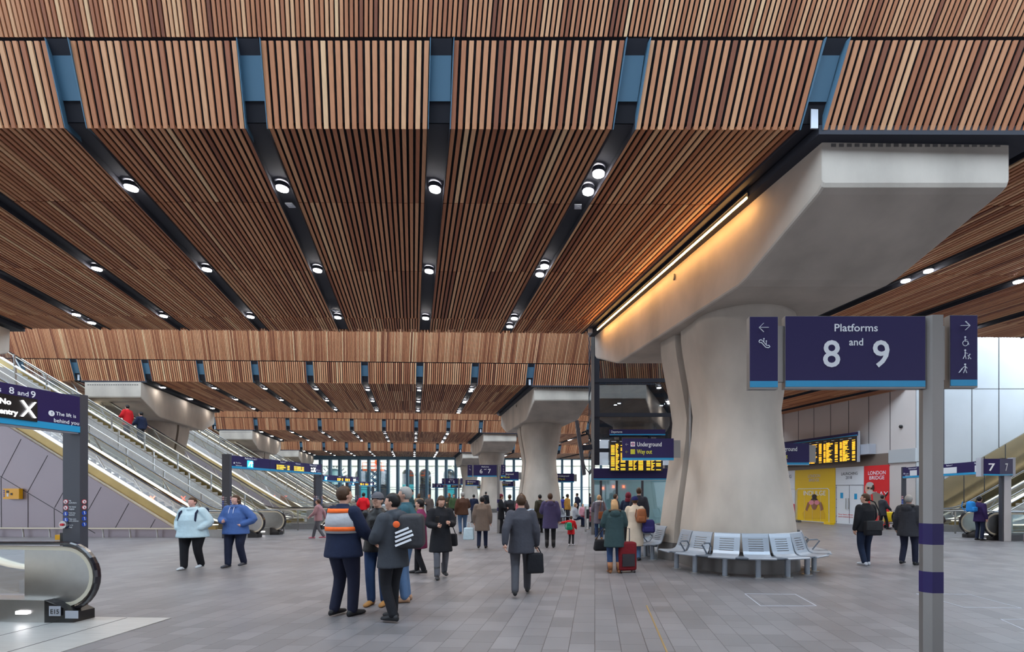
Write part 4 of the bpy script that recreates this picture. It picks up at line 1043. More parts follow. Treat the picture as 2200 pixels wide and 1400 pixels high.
board(st_, pr_-st_, wn, (pr_-st_).length, 1.37, 6, 24, 'long amber departure board leaning out from the wall above the yellow hoarding', hdr=.20, title=False, tilt=-.0, gap=.03)
bkm = MB(); bkm.obox(Vector((pr_.x+.14, pr_.y-.1, pr_.z-.05)), wd*.1, wn*.1, UP*1.7); bkm.obox(wallpt(26.3, .0)+UP*(pr_.z+.35)+wn*.02, wd*1.0, wn*.5, UP*.55); bo_ = bkm.build('board_bracket', M['galv']); tag(bo_, 'pale bracket box holding the long departure board to the wall', 'bracket')
# monitor on an arm at the lift tower post
tv = empty('monitor', P(1243, 965, 20.3)); m_ = MB(); a0 = P(1236, 903, 20.2); a1 = P(1252, 1019, 20.2)
m_.obox(a0, a1-a0, (.14, 0, .02), (0, .95, 0)); m_.build('monitor_case', M['post'], tv)
m_ = MB(); m_.bar(P(1250, 962, 20.6), P(1272, 960, 20.6), .28, .2, M['dark']); m_.tube([P(1250, 930, 20.6), P(1258, 926, 20.6), P(1266, 935, 20.6), P(1270, 950, 20.6)], .04, M['screen'], 8); m_.tube([P(1252, 985, 20.6), P(1258, 1005, 20.6), P(1268, 1018, 20.6)], .02, M['screen'], 8); m_.build('wall_arm', None, tv)
tag(tv, 'grey monitor seen edge-on on an arm of the lift tower post', 'monitor')
# cctv on the right wall
cc = MB(); p = wp2(1937, 916, .06); cc.ell(p, (.09, .09, .09), M['screen']); cc.disc(p+wn*-.06, wn, .05, .05, M['galv']); cco = cc.build('security_camera', None, smooth=True); tag(cco, 'small black dome camera on the pale right-hand wall', 'camera')
# yellow help point on the mauve wall
hp = MB(); (u0, z0), (u1, z1) = vp(9, 1071), vp(43, 1049); q = fr2(max(u0, u1), yv-.14, min(z0, z1)) if False else None
a_ = P(9, 1071.5, 18.95+.45); b_ = P(43, 1049, 18.95+.45)
hp.box((a_.x, 19.36, a_.z), (b_.x, 19.5, b_.z), M['help']); hpo = hp.build('help_point')
d_ = MB(); 
for i in range(4): d_.disc((a_.x+.045, 19.359, b_.z-.08-.075*i), (0, -1, 0), .03, .004, M['blue_sign'], 12)
d_.box((a_.x+.14, 19.352, b_.z-.17), (a_.x+.24, 19.36, b_.z-.08), M['screen']); d_.box((a_.x+.15, 19.352, b_.z-.32), (a_.x+.23, 19.36, b_.z-.19), M['whitep']); d_.box((a_.x+.31, 19.345, b_.z-.26), (a_.x+.38, 19.36, b_.z-.18), M['screen']); d_.build('help_point_face', None, hpo)
tag(hpo, 'yellow help point box on the mauve panelled wall', 'help point')
# barrier beside the lift
bar_ = empty('barrier', P(1256, 1145, 22)); m_ = MB(); m_.tube([P(1258, 1142, 22.1), P(1258, 1088, 22.1)], .045, M['steel'], 10); m_.build('barrier_post', None, bar_); m_ = MB(); m_.tube([P(1256, 1137, 22.1), P(1300, 1137, 20.3)], .02, M['steel'], 8); m_.build('barrier_rail', None, bar_); tag(bar_, 'steel barrier post and low rail beside the lift tower', 'barrier')
# fence barriers by the yellow hoarding
for i, (x0, x1, y0, y1, l) in enumerate(((1712, 1781, 1050, 1117, 'grey portable fence panel in front of the yellow hoarding'), (1660, 1709, 1051, 1118, 'grey portable fence panel half hidden by the huge column'))):
    Yf0, Yf1 = 25.49/((x0-PX)/F+.34)-1.6, 25.49/((x1-PX)/F+.34)-1.6
    a = Vector(((x0-PX)/F*Yf0, Yf0, .1)); b = Vector(((x1-PX)/F*Yf1, Yf1, .1)); h_ = 1.95; f_ = MB()
    f_.tube([a, a+UP*(h_-.1), a+UP*h_+(b-a)*.04, b+UP*h_-(b-a)*.04, b+UP*(h_-.1), b], .022, M['galv'], 8, closed=True)
    for t in (.25, .5, .75): f_.tube([a.lerp(b, t), a.lerp(b, t)+UP*h_], .004, M['galv'], 4)
    r = empty('fence_panel', a); f_.build('fence_frame', None, r)
    for q in (a, b): 
        m_ = MB(); m_.box((q.x-.12, q.y-.35, 0), (q.x+.12, q.y+.35, .13), M['yel'] if i == 0 and q is b else M['conc_dark']); m_.build('fence_foot', None, r)
    tag(r, l, 'fence', 'portable fence panels')
# ---------------------------------------------------------------- glazed end wall and street
gy = 72.0; gx = lambda x: (x-PX)/F*gy
fz = CH+(HY-978)*gy/F; zb2 = CH+(HY-987.5)*gy/F
m_ = MB(); m_.box((-62, gy-.6, zb2), (16, gy+.3, fz+1.2)); tag(m_.build('beam', M['blue_steel']), kind='structure')
# mullions, each a structure piece
mm = MB(); mm.box((-.17, -.30, 0), (.17, .22, fz)); 
x = 688.5-20.7*12; i = 0; mo = None
while x < 1440:
    if mo is None: mo = mm.build('window_mullion', M['blue_steel']); c = mo
    else: c = mo.copy(); COL.objects.link(c)
    c.location = (gx(x), gy, 0); c['kind'] = 'structure'; x += 20.75
m_ = MB(); m_.box((-62, gy+.25, 0), (16, gy+.27, fz)); tag(m_.build('window_1', M['glass']), kind='structure')
m_ = MB()
for z in (2.4, 2.75): m_.box((-62, gy+.18, z), (16, gy+.24, z+.06))
tag(m_.build('trim_6', M['blue_steel']), kind='structure')
# cream arched building across the street
BY = 88.0; bx_ = lambda x: (x-PX)/F*BY; bz = lambda y: CH+(HY-y)*BY/F
bl = empty('arched_building', (bx_(850), BY, 0)); wl_ = MB()
wl_.box((-70, BY+.6, -.1), (14, BY+1.2, 18), M['stone'])
arches = [(562, 20), (620, 20), (717, 22, 1006), (777, 15), (822, 15), (876, 13), (913, 13), (965, 13), (1010, 13), (1060, 13)]
last = -70.0
def arch_panel(mb, xa, xb, xc, r, zt_):     # wall strip with arched hole
    zs = zt_-r; n = 10
    for i in range(n):
        a0 = math.pi*i/n; a1 = math.pi*(i+1)/n
        x0, z0 = xc-r*math.cos(a0), zs+r*math.sin(a0); x1, z1 = xc-r*math.cos(a1), zs+r*math.sin(a1)
        mb.prism([(x0, BY, z0), (x1, BY, z1), (x1, BY, 18), (x0, BY, 18)], (0, .6, 0), M['stone'])
    if xc-r > xa: mb.box((xa, BY, -.1), (xc-r, BY+.6, 18), M['stone'])
    if xb > xc+r: mb.box((xc+r, BY, -.1), (xb, BY+.6, 18), M['stone'])
for i, a in enumerate(arches):
    xc = bx_(a[0]); r = a[1]*BY/F; zt_ = bz(a[2] if len(a) > 2 else 1007); nxt = (xc+bx_(arches[i+1][0]))/2 if i+1 < len(arches) else 14
    arch_panel(wl_, last, nxt, xc, r, zt_); last = nxt
wl_.build('stone_wall', None, bl)
cor = MB(); cor.box((-70, BY-.25, bz(1000)), (14, BY, bz(997.5)), M['stone']); cor.box((-70, BY-.5, bz(975)), (14, BY, bz(970)), M['stone']); cor.build('cornice', None, bl)
for i, a in enumerate(arches):
    xc = bx_(a[0]); r = a[1]*BY/F; zt_ = bz(a[2] if len(a) > 2 else 1007)
    s_ = MB(); s_.box((xc-r, BY+.45, 0), (xc+r, BY+.55, bz(1040)), M['teal'] if i % 2 else M['screen']); s_.box((xc-r, BY+.5, bz(1040)), (xc+r, BY+.56, zt_), M['glass_dark'] if i != 2 else M['glass_blue']); s_.build('shopfront', None, bl)
    rg = MB()
    for j in range(13):
        an = math.pi*j/12; rg.bar(Vector((xc-(r+.15)*math.cos(an), BY-.03, zt_-r+(r+.15)*math.sin(an))), Vector((xc-(r+.75)*math.cos(an), BY-.03, zt_-r+(r+.75)*math.sin(an))), .05, .10, M['joint'] if i == 2 else M['stone'])
    rg.build('arch_ring', None, bl)
tag(bl, 'cream stone building with round arches across the street', 'building')
# blue office building right of it
ob = empty('office_building', (bx_(1240), 92, 0)); m_ = MB(); m_.box((14.2, 92, 0), (40, 100, 26), M['wallp']); m_.box(((1196-PX)/F*92, 92, 0), (14.2, 100, 26), M['blue_steel']); m_.build('office_wall', None, ob)
m_ = MB()
for i in range(9):
    for j in range(14): 
        x = (1198-PX)/F*91+i*1.55; m_.box((x, 91.9, .6+j*1.55), (x+1.25, 92, 1.8+j*1.55))
m_.build('window_grid', mat('sky_blue_glazing', (.25, .42, .60), .15, .2), ob); tag(ob, 'blue glazed office building beyond the right end of the glazing', 'building')
# scissor lift outside with a worker
SY = 77.0; sx_ = lambda x: (x-PX)/F*SY; sz = lambda y: CH+(HY-y)*SY/F
sl = empty('scissor_lift', (sx_(801), SY, 0)); m_ = MB(); m_.box((sx_(779), SY, sz(1011)), (sx_(819), SY+1.2, sz(1007)), M['orange']); m_.build('platform', None, sl)
m_ = MB()
for z in (993, 1000): m_.bar((sx_(779), SY, sz(z)), (sx_(819), SY, sz(z)), .06, .06, M['orange']); m_.bar((sx_(779), SY+1.2, sz(z)), (sx_(819), SY+1.2, sz(z)), .06, .06, M['orange'])
for x in (779, 792, 806, 819): m_.bar((sx_(x), SY, sz(1008)), (sx_(x), SY, sz(993)), .06, .06, M['orange'])
m_.build('platform_rail', None, sl)
m_ = MB(); z = sz(1011); zl = .5; n = 5; hh = (z-zl)/n
for i in range(n):
    for yy in (SY+.2, SY+1.0):
        m_.bar((sx_(794), yy, zl+hh*i), (sx_(810), yy, zl+hh*(i+1)), .12, .16, M['blue_steel']); m_.bar((sx_(810), yy, zl+hh*i), (sx_(794), yy, zl+hh*(i+1)), .12, .16, M['blue_steel'])
m_.build('scissor_arms', None, sl)
m_ = MB(); m_.box((sx_(787), SY, .25), (sx_(815), SY+1.2, .6), M['orange']); m_.build('chassis', None, sl); 
for x in (790, 812):
    m_ = MB(); m_.disc((sx_(x), SY-.05, .25), (0, 1, 0), .3, 1.3, M['screen']); m_.build('wheel', None, sl)
tag(sl, 'orange scissor lift raised in the street behind the glazing', 'lift platform')
# ---------------------------------------------------------------- people
def cloth(name, c, rough=.85): 
    k = 'cloth_'+name
    if k not in M: M[k] = mat(name+'_cloth', c, rough, bump=.5, bscale=14, vary=.08, vscale=5, spec=.25)
    return M[k]
SKIN = {}
def skin(c):
    if c not in SKIN: SKIN[c] = mat('skin_tone', c, .5, spec=.4)
    return SKIN[c]
M['eye'] = mat('dark_eye', (.02, .015, .012), .2); M['lips'] = mat('lips', (.35, .09, .08), .5)
def remeshed(mb, name, m, parent, vox, smooth_it=4):
    o = mb.build('tmp', m, None, world=False)
    r = o.modifiers.new('r', 'REMESH'); r.mode = 'VOXEL'; r.voxel_size = vox; r.use_smooth_shade = True
    sm = o.modifiers.new('s', 'SMOOTH'); sm.iterations = smooth_it; sm.factor = .5
    bpy.context.view_layer.update()
    me = bpy.data.meshes.new_from_object(o.evaluated_get(bpy.context.evaluated_depsgraph_get()))
    me.name = name; me.materials.clear(); me.materials.append(m)
    bpy.data.objects.remove(o)
    me.polygons.foreach_set('use_smooth', [True]*len(me.polygons))
    n = bpy.data.objects.new(name, me); COL.objects.link(n); n.parent = parent; return n
def ering(c, rx, ry, n=16, tilt=None):
    r = []
    for j in range(n):
        a = 2*math.pi*j/n; p = Vector((rx*math.cos(a), ry*math.sin(a), 0))
        if tilt is not None: p = tilt @ p
        r.append(Vector(c)+p)
    return r
def limb(mb, pts, rad, n=12, flat=1.0):
    fine = []; rr = []
    for i in range(len(pts)-1):
        for k in range(4):
            t = k/4; fine.append(Vector(pts[i]).lerp(Vector(pts[i+1]), t)); rr.append(rad[i]*(1-t)+rad[i+1]*t)
    fine.append(Vector(pts[-1])); rr.append(rad[-1])
    for _ in range(1):
        f2 = list(fine)
        for i in range(1, len(fine)-1): f2[i] = (fine[i-1]+fine[i]*2+fine[i+1])/4
        fine = f2
    mb.tube(fine, rr, None, n)
    mb.ell(fine[0], (rr[0],)*3, None, 10, 6); mb.ell(fine[-1], (rr[-1],)*3, None, 10, 6)
ARMS = {  # elbow, wrist, hand direction for the right side (+x)
 'down': ((.245, -.03, 1.13), (.255, .04, .88), (0, .12, -1)), 'pocket': ((.29, -.07, 1.14), (.20, .10, 1.0), (-.5, .5, -.6)), 'hidden': ((.27, .05, 1.14), (.12, .24, 1.12), (-.6, .6, 0)),
 'phone': ((.25, .04, 1.13), (.12, .28, 1.18), (-.35, 1, .2)), 'clasp': ((.27, .02, 1.13), (.07, .23, 1.08), (-1, .4, -.1)), 'fwd': ((.25, .08, 1.15), (.22, .27, 1.0), (-.1, .6, -.6)),
 'back': ((.25, -.16, 1.16), (.26, -.2, .92), (0, -.2, -1)), 'strap': ((.27, .06, 1.17), (.14, .13, 1.36), (-.6, .2, .6)), 'out': ((.42, .06, 1.36), (.66, .14, 1.33), (1, .1, 0)),
 'hips': ((.36, -.06, 1.15), (.2, .10, 1.04), (-.7, .5, -.3)), 'ear': ((.27, .12, 1.2), (.13, .1, 1.52), (0, -.1, 1))}
def hand(mb, wr, d, side, fine=True):
    d = Vector(d).normalized(); x = d.cross(Vector((side, 0, .2))).normalized(); pn = x.cross(d).normalized()
    c = Vector(wr)+d*.045
    mb.tube([Vector(wr)-d*.02, Vector(wr)+d*.015, c, c+d*.03], [.024, .026, .036, .030], None, 8)
    if not fine:
        mb.ell(c+d*.06, (.03, .025, .04), None, 8, 5); return
    for i, (ln, off) in enumerate(((.066, -.030), (.076, -.010), (.071, .010), (.055, .029))):
        a = c+d*.030+x*off; b = a+d*ln*.5+pn*.010*side; e = b+(d*.55+pn*.8*side).normalized()*ln*.5
        mb.tube([a, b, b.lerp(e, .5), e], [.0095, .009, .0085, .007], None, 6)
    a = Vector(wr)+d*.015-x*.026; b = a-x*.028+d*.022+pn*.006*side; mb.tube([a, b, b+d*.028], [.013, .011, .009], None, 6)
def ik(hip, ank, L1=.428, L2=.418, fwd=Vector((0, 1, 0))):
    hip = Vector(hip); ank = Vector(ank); d = ank-hip; L = min(d.length, L1+L2-.003); u = d.normalized()
    a = (L1*L1-L2*L2+L*L)/(2*L); h = math.sqrt(max(0, L1*L1-a*a)); f = (fwd-u*fwd.dot(u)).normalized()
    return hip+u*a+f*h, hip+u*L
def person(pos, H, heading, label, top, legs, hair, skinc=(.58, .33, .24), arms=('down', 'down'), hem=.86, bulk=.015, w=1.0, step=.0, style='short', longh=False,
           hat=None, hood=None, shoe=(.02, .02, .022), head=(0, 0), fine=True, vox=.017, seated=False, flare=0.0, lean=0.0, extra=None, boots=False, trim=None, sleeves=True, lift=0.0):
    name = 'person'
    r = empty(name, pos, math.radians(heading)); s = H/1.75; r.scale = (s, s, s); tag(r, label, 'person')
    sh = .92*(1+(w-1)*.35)
    sz = -.47 if seated else 0.0
    Z = lambda z: z+sz
    # legs
    feet = []; lg = []
    for sd in (-1, 1):
        hip = Vector((sd*.095*w, 0, Z(.93)))
        if seated: ank = Vector((sd*.12, .42, .09)); kn = Vector((sd*.13, .42, .50))
        else:
            yy = step*.5*sd; lf = .06 if (step and yy < 0) else 0
            ank = Vector((sd*.10*(.6+.4*w), yy, .09+lf*abs(step)/.5)); kn, ank = ik(hip, ank)
        lg.append((hip, kn, ank)); feet.append(ank)
    # body
    b = MB(); hp = MB()
    b.loft([ering((0, 0, Z(z)), rx, ry, 14) for z, rx, ry in ((.86, .12, .10), (.98, .155, .105), (1.1, .13, .095), (1.3, .155, .11), (1.42, .15, .09), (1.48, .07, .06))])
    for (hip, kn, ank) in lg: limb(b, [hip, kn, ank], [.085, .052, .036], 8)
    hd = MB(); yaw, pitch = math.radians(head[0]), math.radians(head[1]); RM = Matrix.Rotation(yaw, 3, 'Z') @ Matrix.Rotation(pitch, 3, 'X')
    hc = Vector((0, .01+lean*.3, Z(1.52))); 
    def HP(x, y, z): return hc+RM @ Vector((x, y, z))
    b.tube([(0, -.01, Z(1.42)), (0, 0, Z(1.50)), HP(0, .0, .06)], [.062, .054, .054], None, 12)
    b.ell(HP(0, .005, .125), (.074, .094, .104), None, 16, 12, RM); b.ell(HP(0, .045, .055), (.050, .052, .056), None, 12, 8, RM); b.ell(HP(0, .075, .03), (.026, .022, .020), None, 8, 6, RM)
    b.tube([HP(0, .090, .135), HP(0, .108, .105), HP(0, .112, .092)], [.009, .013, .014], None, 8)
    for sd in (-1, 1): b.ell(HP(sd*.077, -.002, .105), (.012, .020, .032), None, 8, 6, RM); b.ell(HP(sd*.034, .080, .085), (.022, .016, .024), None, 8, 6, RM)
    b.ell(HP(0, .086, .145), (.045, .012, .012), None, 8, 6, RM)
    AR = []
    for i, sd in enumerate((-1, 1)):
        el, wr, dr = ARMS[arms[i]]; S = Vector((sd*.175*sh/.92, 0, Z(1.405))); k = 1+(w-1)*.5
        E = Vector((sd*el[0]*k, el[1], Z(el[2]))); W_ = Vector((sd*wr[0]*(k if wr[0] > .15 else 1), wr[1]*(1+(w-1)*.3), Z(wr[2]))); D_ = Vector((sd*dr[0], dr[1], dr[2]))
        AR.append((S, E, W_, D_)); limb(b, [S, E, W_], [.045, .036, .026], 8)
    body = remeshed(b, 'body', skin(skinc), r, .0125 if fine else .018, 2)
    hm = MB()
    for i, sd in enumerate((-1, 1)):
        if arms[i] not in ('pocket',): hand(hm, AR[i][2], AR[i][3], sd, fine)
    for sd in (-1, 1): hm.ell(HP(sd*.032, .088, .120), (.012, .008, .007), M['eye'], 8, 5, RM)
    hm.ell(HP(0, .096, .068), (.022, .008, .007), M['lips'], 8, 5, RM)
    # join hands, eyes and mouth into the body mesh
    bm = bmesh.new(); bm.from_mesh(body.data); me2 = bpy.data.meshes.new('t')
    me2.from_pydata([tuple(v) for v in hm.v], [], hm.f); n0 = len(bm.faces); bm.from_mesh(me2); bm.faces.ensure_lookup_table()
    ml = [skin(skinc), M['eye'], M['lips']]
    for i, k in enumerate(hm.m):
        q = hm.mats[k] if hm.mats else None; f = bm.faces[n0+i]; f.smooth = True
        f.material_index = 1 if q == M['eye'] else 2 if q == M['lips'] else 0
    bm.to_mesh(body.data); bm.free(); body.data.materials.clear(); bpy.data.meshes.remove(me2)
    for q in ml: body.data.materials.append(q)
    # hands added before eyes carry mats index 0 (None) -> skin
    # trousers
    t = MB(); 
    t.ell((0, -.005, Z(.95)), (.165*w, .118*w, .12), None, 16, 8)
    for (hip, kn, ank) in lg: limb(t, [hip+Vector((0, 0, -.02)), kn, ank+Vector((0, 0, .0))], [.100*w, .072*(.5+.5*w), .062*(.6+.4*w)], 12)
    remeshed(t, 'trousers', legs, r, vox)
    # shoes
    sm_ = skin(shoe) if False else cloth('shoe%d%d%d' % tuple(int(c*99) for c in shoe), shoe, .5)
    for a in feet:
        f = MB(); y = a.y; z = a.z-.09; x = a.x; q = math.copysign(.015, x)
        f.loft([ering((x, y-.075, z+.035), .030, .034, 12, Matrix.Rotation(math.pi/2, 3, 'X')), ering((x, y-.05, z+.050), .040, .050, 12, Matrix.Rotation(math.pi/2, 3, 'X')), ering((x+q*.3, y+.03, z+.045), .040, .045, 12, Matrix.Rotation(math.pi/2, 3, 'X')),
                ering((x+q, y+.12, z+.033), .048, .033, 12, Matrix.Rotation(math.pi/2, 3, 'X')), ering((x+q, y+.175, z+.028), .040, .026, 12, Matrix.Rotation(math.pi/2, 3, 'X')), ering((x+q, y+.20, z+.022), .018, .014, 12, Matrix.Rotation(math.pi/2, 3, 'X'))])
        if boots: f.tube([(x, y-.02, z+.05), (x, y-.01, z+.26)], [.055, .066], None, 12)
        f.build('shoe', sm_, r, smooth=True, world=False)
    # coat
    c = MB(); B = bulk; hz = Z(hem)
    prof = []
    if hem < .86: prof.append((hz, .185*w+B+flare, .140*w+B+flare)); prof.append((hz+.03, .187*w+B+flare, .142*w+B+flare))
    else: prof.append((hz, .168*w+B, .128*w+B))
    if hem < .80: prof.append((Z(.9), .172*w+B+flare*.4, .132*w+B+flare*.4))
    prof += [(Z(1.05), .158*w+B, .122*w+B), (Z(1.20), .160*w+B, .124*w+B), (Z(1.33), .168*(.6+.4*w)+B, .125*(.5+.5*w)+B), (Z(1.41), .160+B*.8, .102+B*.6), (Z(1.46), .115+B*.5, .082+B*.5), (Z(1.50), .070+B*.3, .066+B*.3)]
    c.loft([ering((0, .0-(.012 if z > Z(1.3) else 0), z), rx, ry, 20) for z, rx, ry in prof])
    for (S, E, W_, D_) in AR: limb(c, [S, E, W_+D_.normalized()*-.01], [.066+B*.8, .056+B*.8, .042+B*.5], 12)
    c.tube([ (0, -.012, Z(1.46)), (0, -.01, Z(1.52))], [.078+B*.3, .068+B*.3], None, 14)
    if hood == 'down' or hood == 'fur': 
        c.tube([(.092*math.cos(a), .012+.085*math.sin(a), Z(1.485)-.028*math.sin(a)) for a in [math.pi*2*i/16 for i in range(16)]], .032, None, 8, closed=True)
        c.ell((0, -.10-B, Z(1.42)), (.13, .07, .10), None, 14, 8); c.ell((0, -.075, Z(1.475)), (.105, .06, .04), None, 12, 6)
    remeshed(c, 'coat' if hem < .8 else 'jacket', top, r, vox)
    if hood == 'fur':
        f = MB(); pts = [Vector((.125*math.cos(a), -.055+.10*math.sin(a), Z(1.49)-.01*math.sin(a))) for a in [math.pi*(-1.15)+math.pi*1.3*i/14 for i in range(15)]]
        f.tube(pts, [.030+.006*math.sin(i*2.3) for i in range(15)], None, 10); remeshed(f, 'fur_trim', trim or cloth('fur', (.30, .22, .15)), r, .012, 1)
    if hood == 'up':
        f = MB(); f.ell(HP(0, -.022, .125), (.108, .125, .135), None, 16, 12, RM); f.tube([HP(0, -.05, .04), (0, -.03, Z(1.44))], [.10, .12], None, 14); remeshed(f, 'hood', trim or top, r, .014, 3)
    # hair
    hm_ = hair
    if hat: 
        f = MB(); f.ell(HP(0, -.006, .155), (.088, .108, .092), None, 16, 10, RM); f.tube([HP(0, -.006, .135), HP(0, -.006, .165)], [.094, .094], None, 18); f.build('beanie' if hat[0] != 'cap' else 'cap', hat[1], r, smooth=True, world=False)
        if hat[0] == 'cap': f = MB(); f.ell(HP(0, .095, .150), (.07, .06, .008), None, 12, 6, RM); f.build('cap_peak', hat[1], r, smooth=True, world=False)
    if hair is not None and hood != 'up':
        f = MB(); n, k = 20, 14; rings = []
        zoff = .0
        for i in range(k+1):
            tt = math.pi*i/k; zz = -math.cos(tt); q = max(math.sin(tt), .02); ring = []
            for j in range(n):
                a = 2*math.pi*j/n; dx, dy = q*math.cos(a), q*math.sin(a); f_ = 1.0
                if dy > .42 and zz < .42: f_ = .82
                elif dy > .1 and zz < -.05 and not longh: f_ = .80
                elif zz < -.80: f_ = .85
                if hat and zz > .2: f_ = .85
                ring.append(HP(dx*.086*f_, -.004+dy*.104*f_, .132+zz*.112*f_))
            rings.append(ring)
        f.loft(rings)
        if longh:
            f.loft([ering(HP(0, -.055, z), rx, ry, 14) for z, rx, ry in ((.17, .07, .05), (.08, .090, .055), (0.0, .092, .050), (-.07, .080, .040), (-.13, .055, .022))])
        f.build('hair', hair, r, smooth=True, world=False)
    if extra: extra(r, lambda z: Z(z), HP, RM, w)
    if lift: r.location.z += lift
    return r
blk = cloth('black', (.012, .012, .015)); nav = cloth('navy', (.012, .018, .045)); dnm = cloth('denim', (.025, .05, .12)); ldn = cloth('faded_denim', (.08, .14, .25)); dgr = cloth('charcoal', (.035, .035, .042))
gry = cloth('grey', (.10, .10, .115)); hbr = cloth('brown_hair', (.06, .03, .015), .5); hbk = cloth('black_hair', (.010, .008, .008), .45); hbl = cloth('blonde_hair', (.42, .24, .11), .5); hgy = cloth('grey_hair', (.30, .28, .26), .6)
hgin = cloth('ginger_hair', (.30, .10, .03), .5)
def pp(x, yf, yh, heading, label, top, legs, hair, **kw):
    g = G(x, yf); H = (yf-yh)/(yf-HY)*CH
    kw.setdefault('fine', yf > 1165); kw.setdefault('vox', .014 if yf > 1200 else .018 if yf > 1150 else .024)
    return person(g, H, heading, label, top, legs, hair, **kw)
# hi-vis staff member
def vest(r, Z, HP, RM, w):
    gm = cloth('grey_reflective', (.42, .42, .44)); og = cloth('orange_hi_vis', (.95, .16, .03))
    v = MB(); B = .045
    def patch(z0, z1, m, amin=180, amax=360, g=0.0):
        n = 18; rings = []
        for z in (z0, (z0+z1)/2, z1):
            t = (z-1.05)/.45; rx = (.168+B if z < 1.34 else .160+B*.7-(z-1.34)*.25)*(w*.4+.6)+g; ry = (.126+B)*(.5+.5*w)+g - max(0, z-1.34)*.22
            rings.append([Vector((rx*math.cos(math.radians(a)), -.006+ry*math.sin(math.radians(a)), z)) for a in [amin+(amax-amin)*i/n for i in range(n+1)]])
        vs = [p for q in rings for p in q]; fs = []
        for i in range(2):
            for j in range(n): fs.append((i*(n+1)+j, i*(n+1)+j+1, (i+1)*(n+1)+j+1, (i+1)*(n+1)+j))
        v.add(vs, fs, m)
    patch(1.13, 1.44, gm, 170, 370, .0); patch(1.40, 1.455, og, 190, 350, .004); patch(1.16, 1.215, og, 185, 355, .004)
    o = v.build('hi_vis_vest', None, r, smooth=True, world=False); sd = o.modifiers.new('t', 'SOLIDIFY'); sd.thickness = .006; sd.offset = 1
pp(738, 1322, 1045, -24, 'person in navy coat with grey and orange hi-vis vest, seen from behind', nav, cloth('navy_trousers', (.014, .016, .035)), hbr, arms=('fwd', 'fwd'), hem=.80, bulk=.035, w=1.3, extra=vest, head=(-10, 0), step=.10)
pp(845, 1332, 1060, 66, 'person in dark grey coat with logo bag on their back, facing left', cloth('dark_grey_coat', (.045, .05, .06)), blk, hbk, arms=('hidden', 'hidden'), hem=.74, bulk=.035, w=1.08, step=.20, head=(28, 0), hood='down')
pp(812, 1299, 1058, 178, 'person in black leather jacket and grey cap with clasped hands, facing us', cloth('black_leather', (.014, .012, .012), .4), dnm, hbk, arms=('clasp', 'clasp'), hem=.84, bulk=.025, w=1.1, hat=('cap', gry), shoe=(.36, .17, .05))
pp(872, 1291, 1046, 100, 'grey-haired person in a teal jacket behind the logo bag', cloth('teal_jacket', (.03, .085, .11)), ldn, hgy, arms=('hidden', 'hidden'), hem=.84, bulk=.03, w=1.1, shoe=(.35, .2, .12))
pp(947, 1241, 1064, 205, 'person in a black knee-length coat looking at a phone', blk, gry, hbr, arms=('phone', 'hidden'), hem=.56, bulk=.03, flare=.03, head=(0, -22), step=.30, longh=True, boots=True)
pp(1120, 1279, 1062, 6, 'person in charcoal suit jacket striding away with a black bag', cloth('suit', (.05, .05, .062)), cloth('suit_trousers', (.06, .06, .07)), hbr, arms=('back', 'down'), hem=.74, bulk=.025, w=1.1, step=.46)
pp(414, 1222, 1068, 182, 'person in a pale blue hoodie with backpack straps walking towards us', cloth('pale_blue', (.46, .60, .66)), blk, hbr, skinc=(.66, .36, .30), arms=('pocket', 'pocket'), hem=.78, bulk=.06, w=1.6, step=.22, shoe=(.45, .48, .5), hood='down')
def laces(r, Z, HP, RM, w):
    m = MB(); 
    for sx in (-.05, .05): m.tube([(sx, .125, Z(1.46)), (sx*1.1, .165, Z(1.38)), (sx*1.2, .19, Z(1.22))], .006, None, 6)
    m.build('drawstring', cloth('white_cord', (.7, .72, .78)), r, world=False)
pp(507, 1217, 1063, 178, 'person in a denim-blue hoodie with white drawstrings walking towards us', cloth('mid_blue', (.06, .12, .32)), cloth('navy_jeans', (.014, .018, .04)), hbr, skinc=(.62, .36, .30), arms=('hips', 'hidden'), hem=.80, bulk=.045, w=1.4, step=.22, shoe=(.05, .05, .06), extra=laces, longh=True, hood='down')
# queue by the lift
pp(1320, 1230, 1073, 4, 'person in a dark green parka with long blonde hair, seen from behind', cloth('dark_green_parka', (.030, .055, .058)), dnm, hbl, arms=('phone', 'phone'), hem=.62, bulk=.045, w=1.12, longh=True, hood='fur', shoe=(.25, .10, .04), boots=True, trim=cloth('brown_fur', (.09, .06, .04)))
pp(1364, 1203, 1066, -12, 'person in a long beige coat and navy beanie', cloth('beige', (.55, .46, .36)), ldn, hbr, arms=('hidden', 'hidden'), hem=.40, bulk=.03, flare=.03, hat=('beanie', cloth('navy_wool', (.015, .02, .10))))
pp(1287, 1158, 1063, 0, 'person in a grey coat with white fur hood beside the lift tower', cloth('mauve_grey', (.14, .13, .165)), dnm, hbl, arms=('hidden', 'down'), hem=.62, bulk=.03, hood='fur', trim=cloth('white_fur', (.72, .70, .66)), shoe=(.3, .16, .06), fine=True)
pp(1350, 1166, 1058, -20, 'person with a maroon hood up in front of the lift doors', nav, blk, None, arms=('hidden', 'hidden'), hem=.72, bulk=.03, hood='up', trim=cloth('maroon', (.16, .02, .035)))
pp(1373, 1172, 1047, -8, 'tall short-haired person in a dark jacket at the lift doors', cloth('dark_slate', (.03, .032, .045)), dgr, hbr, arms=('down', 'down'), hem=.84, bulk=.02)
pp(1322, 1152, 1061, -70, 'person with brown fur-edged hood half hidden behind the blonde hair', dgr, blk, hbr, arms=('hidden', 'hidden'), hem=.7, bulk=.03, hood='fur', trim=cloth('tan_fur', (.35, .24, .13)))
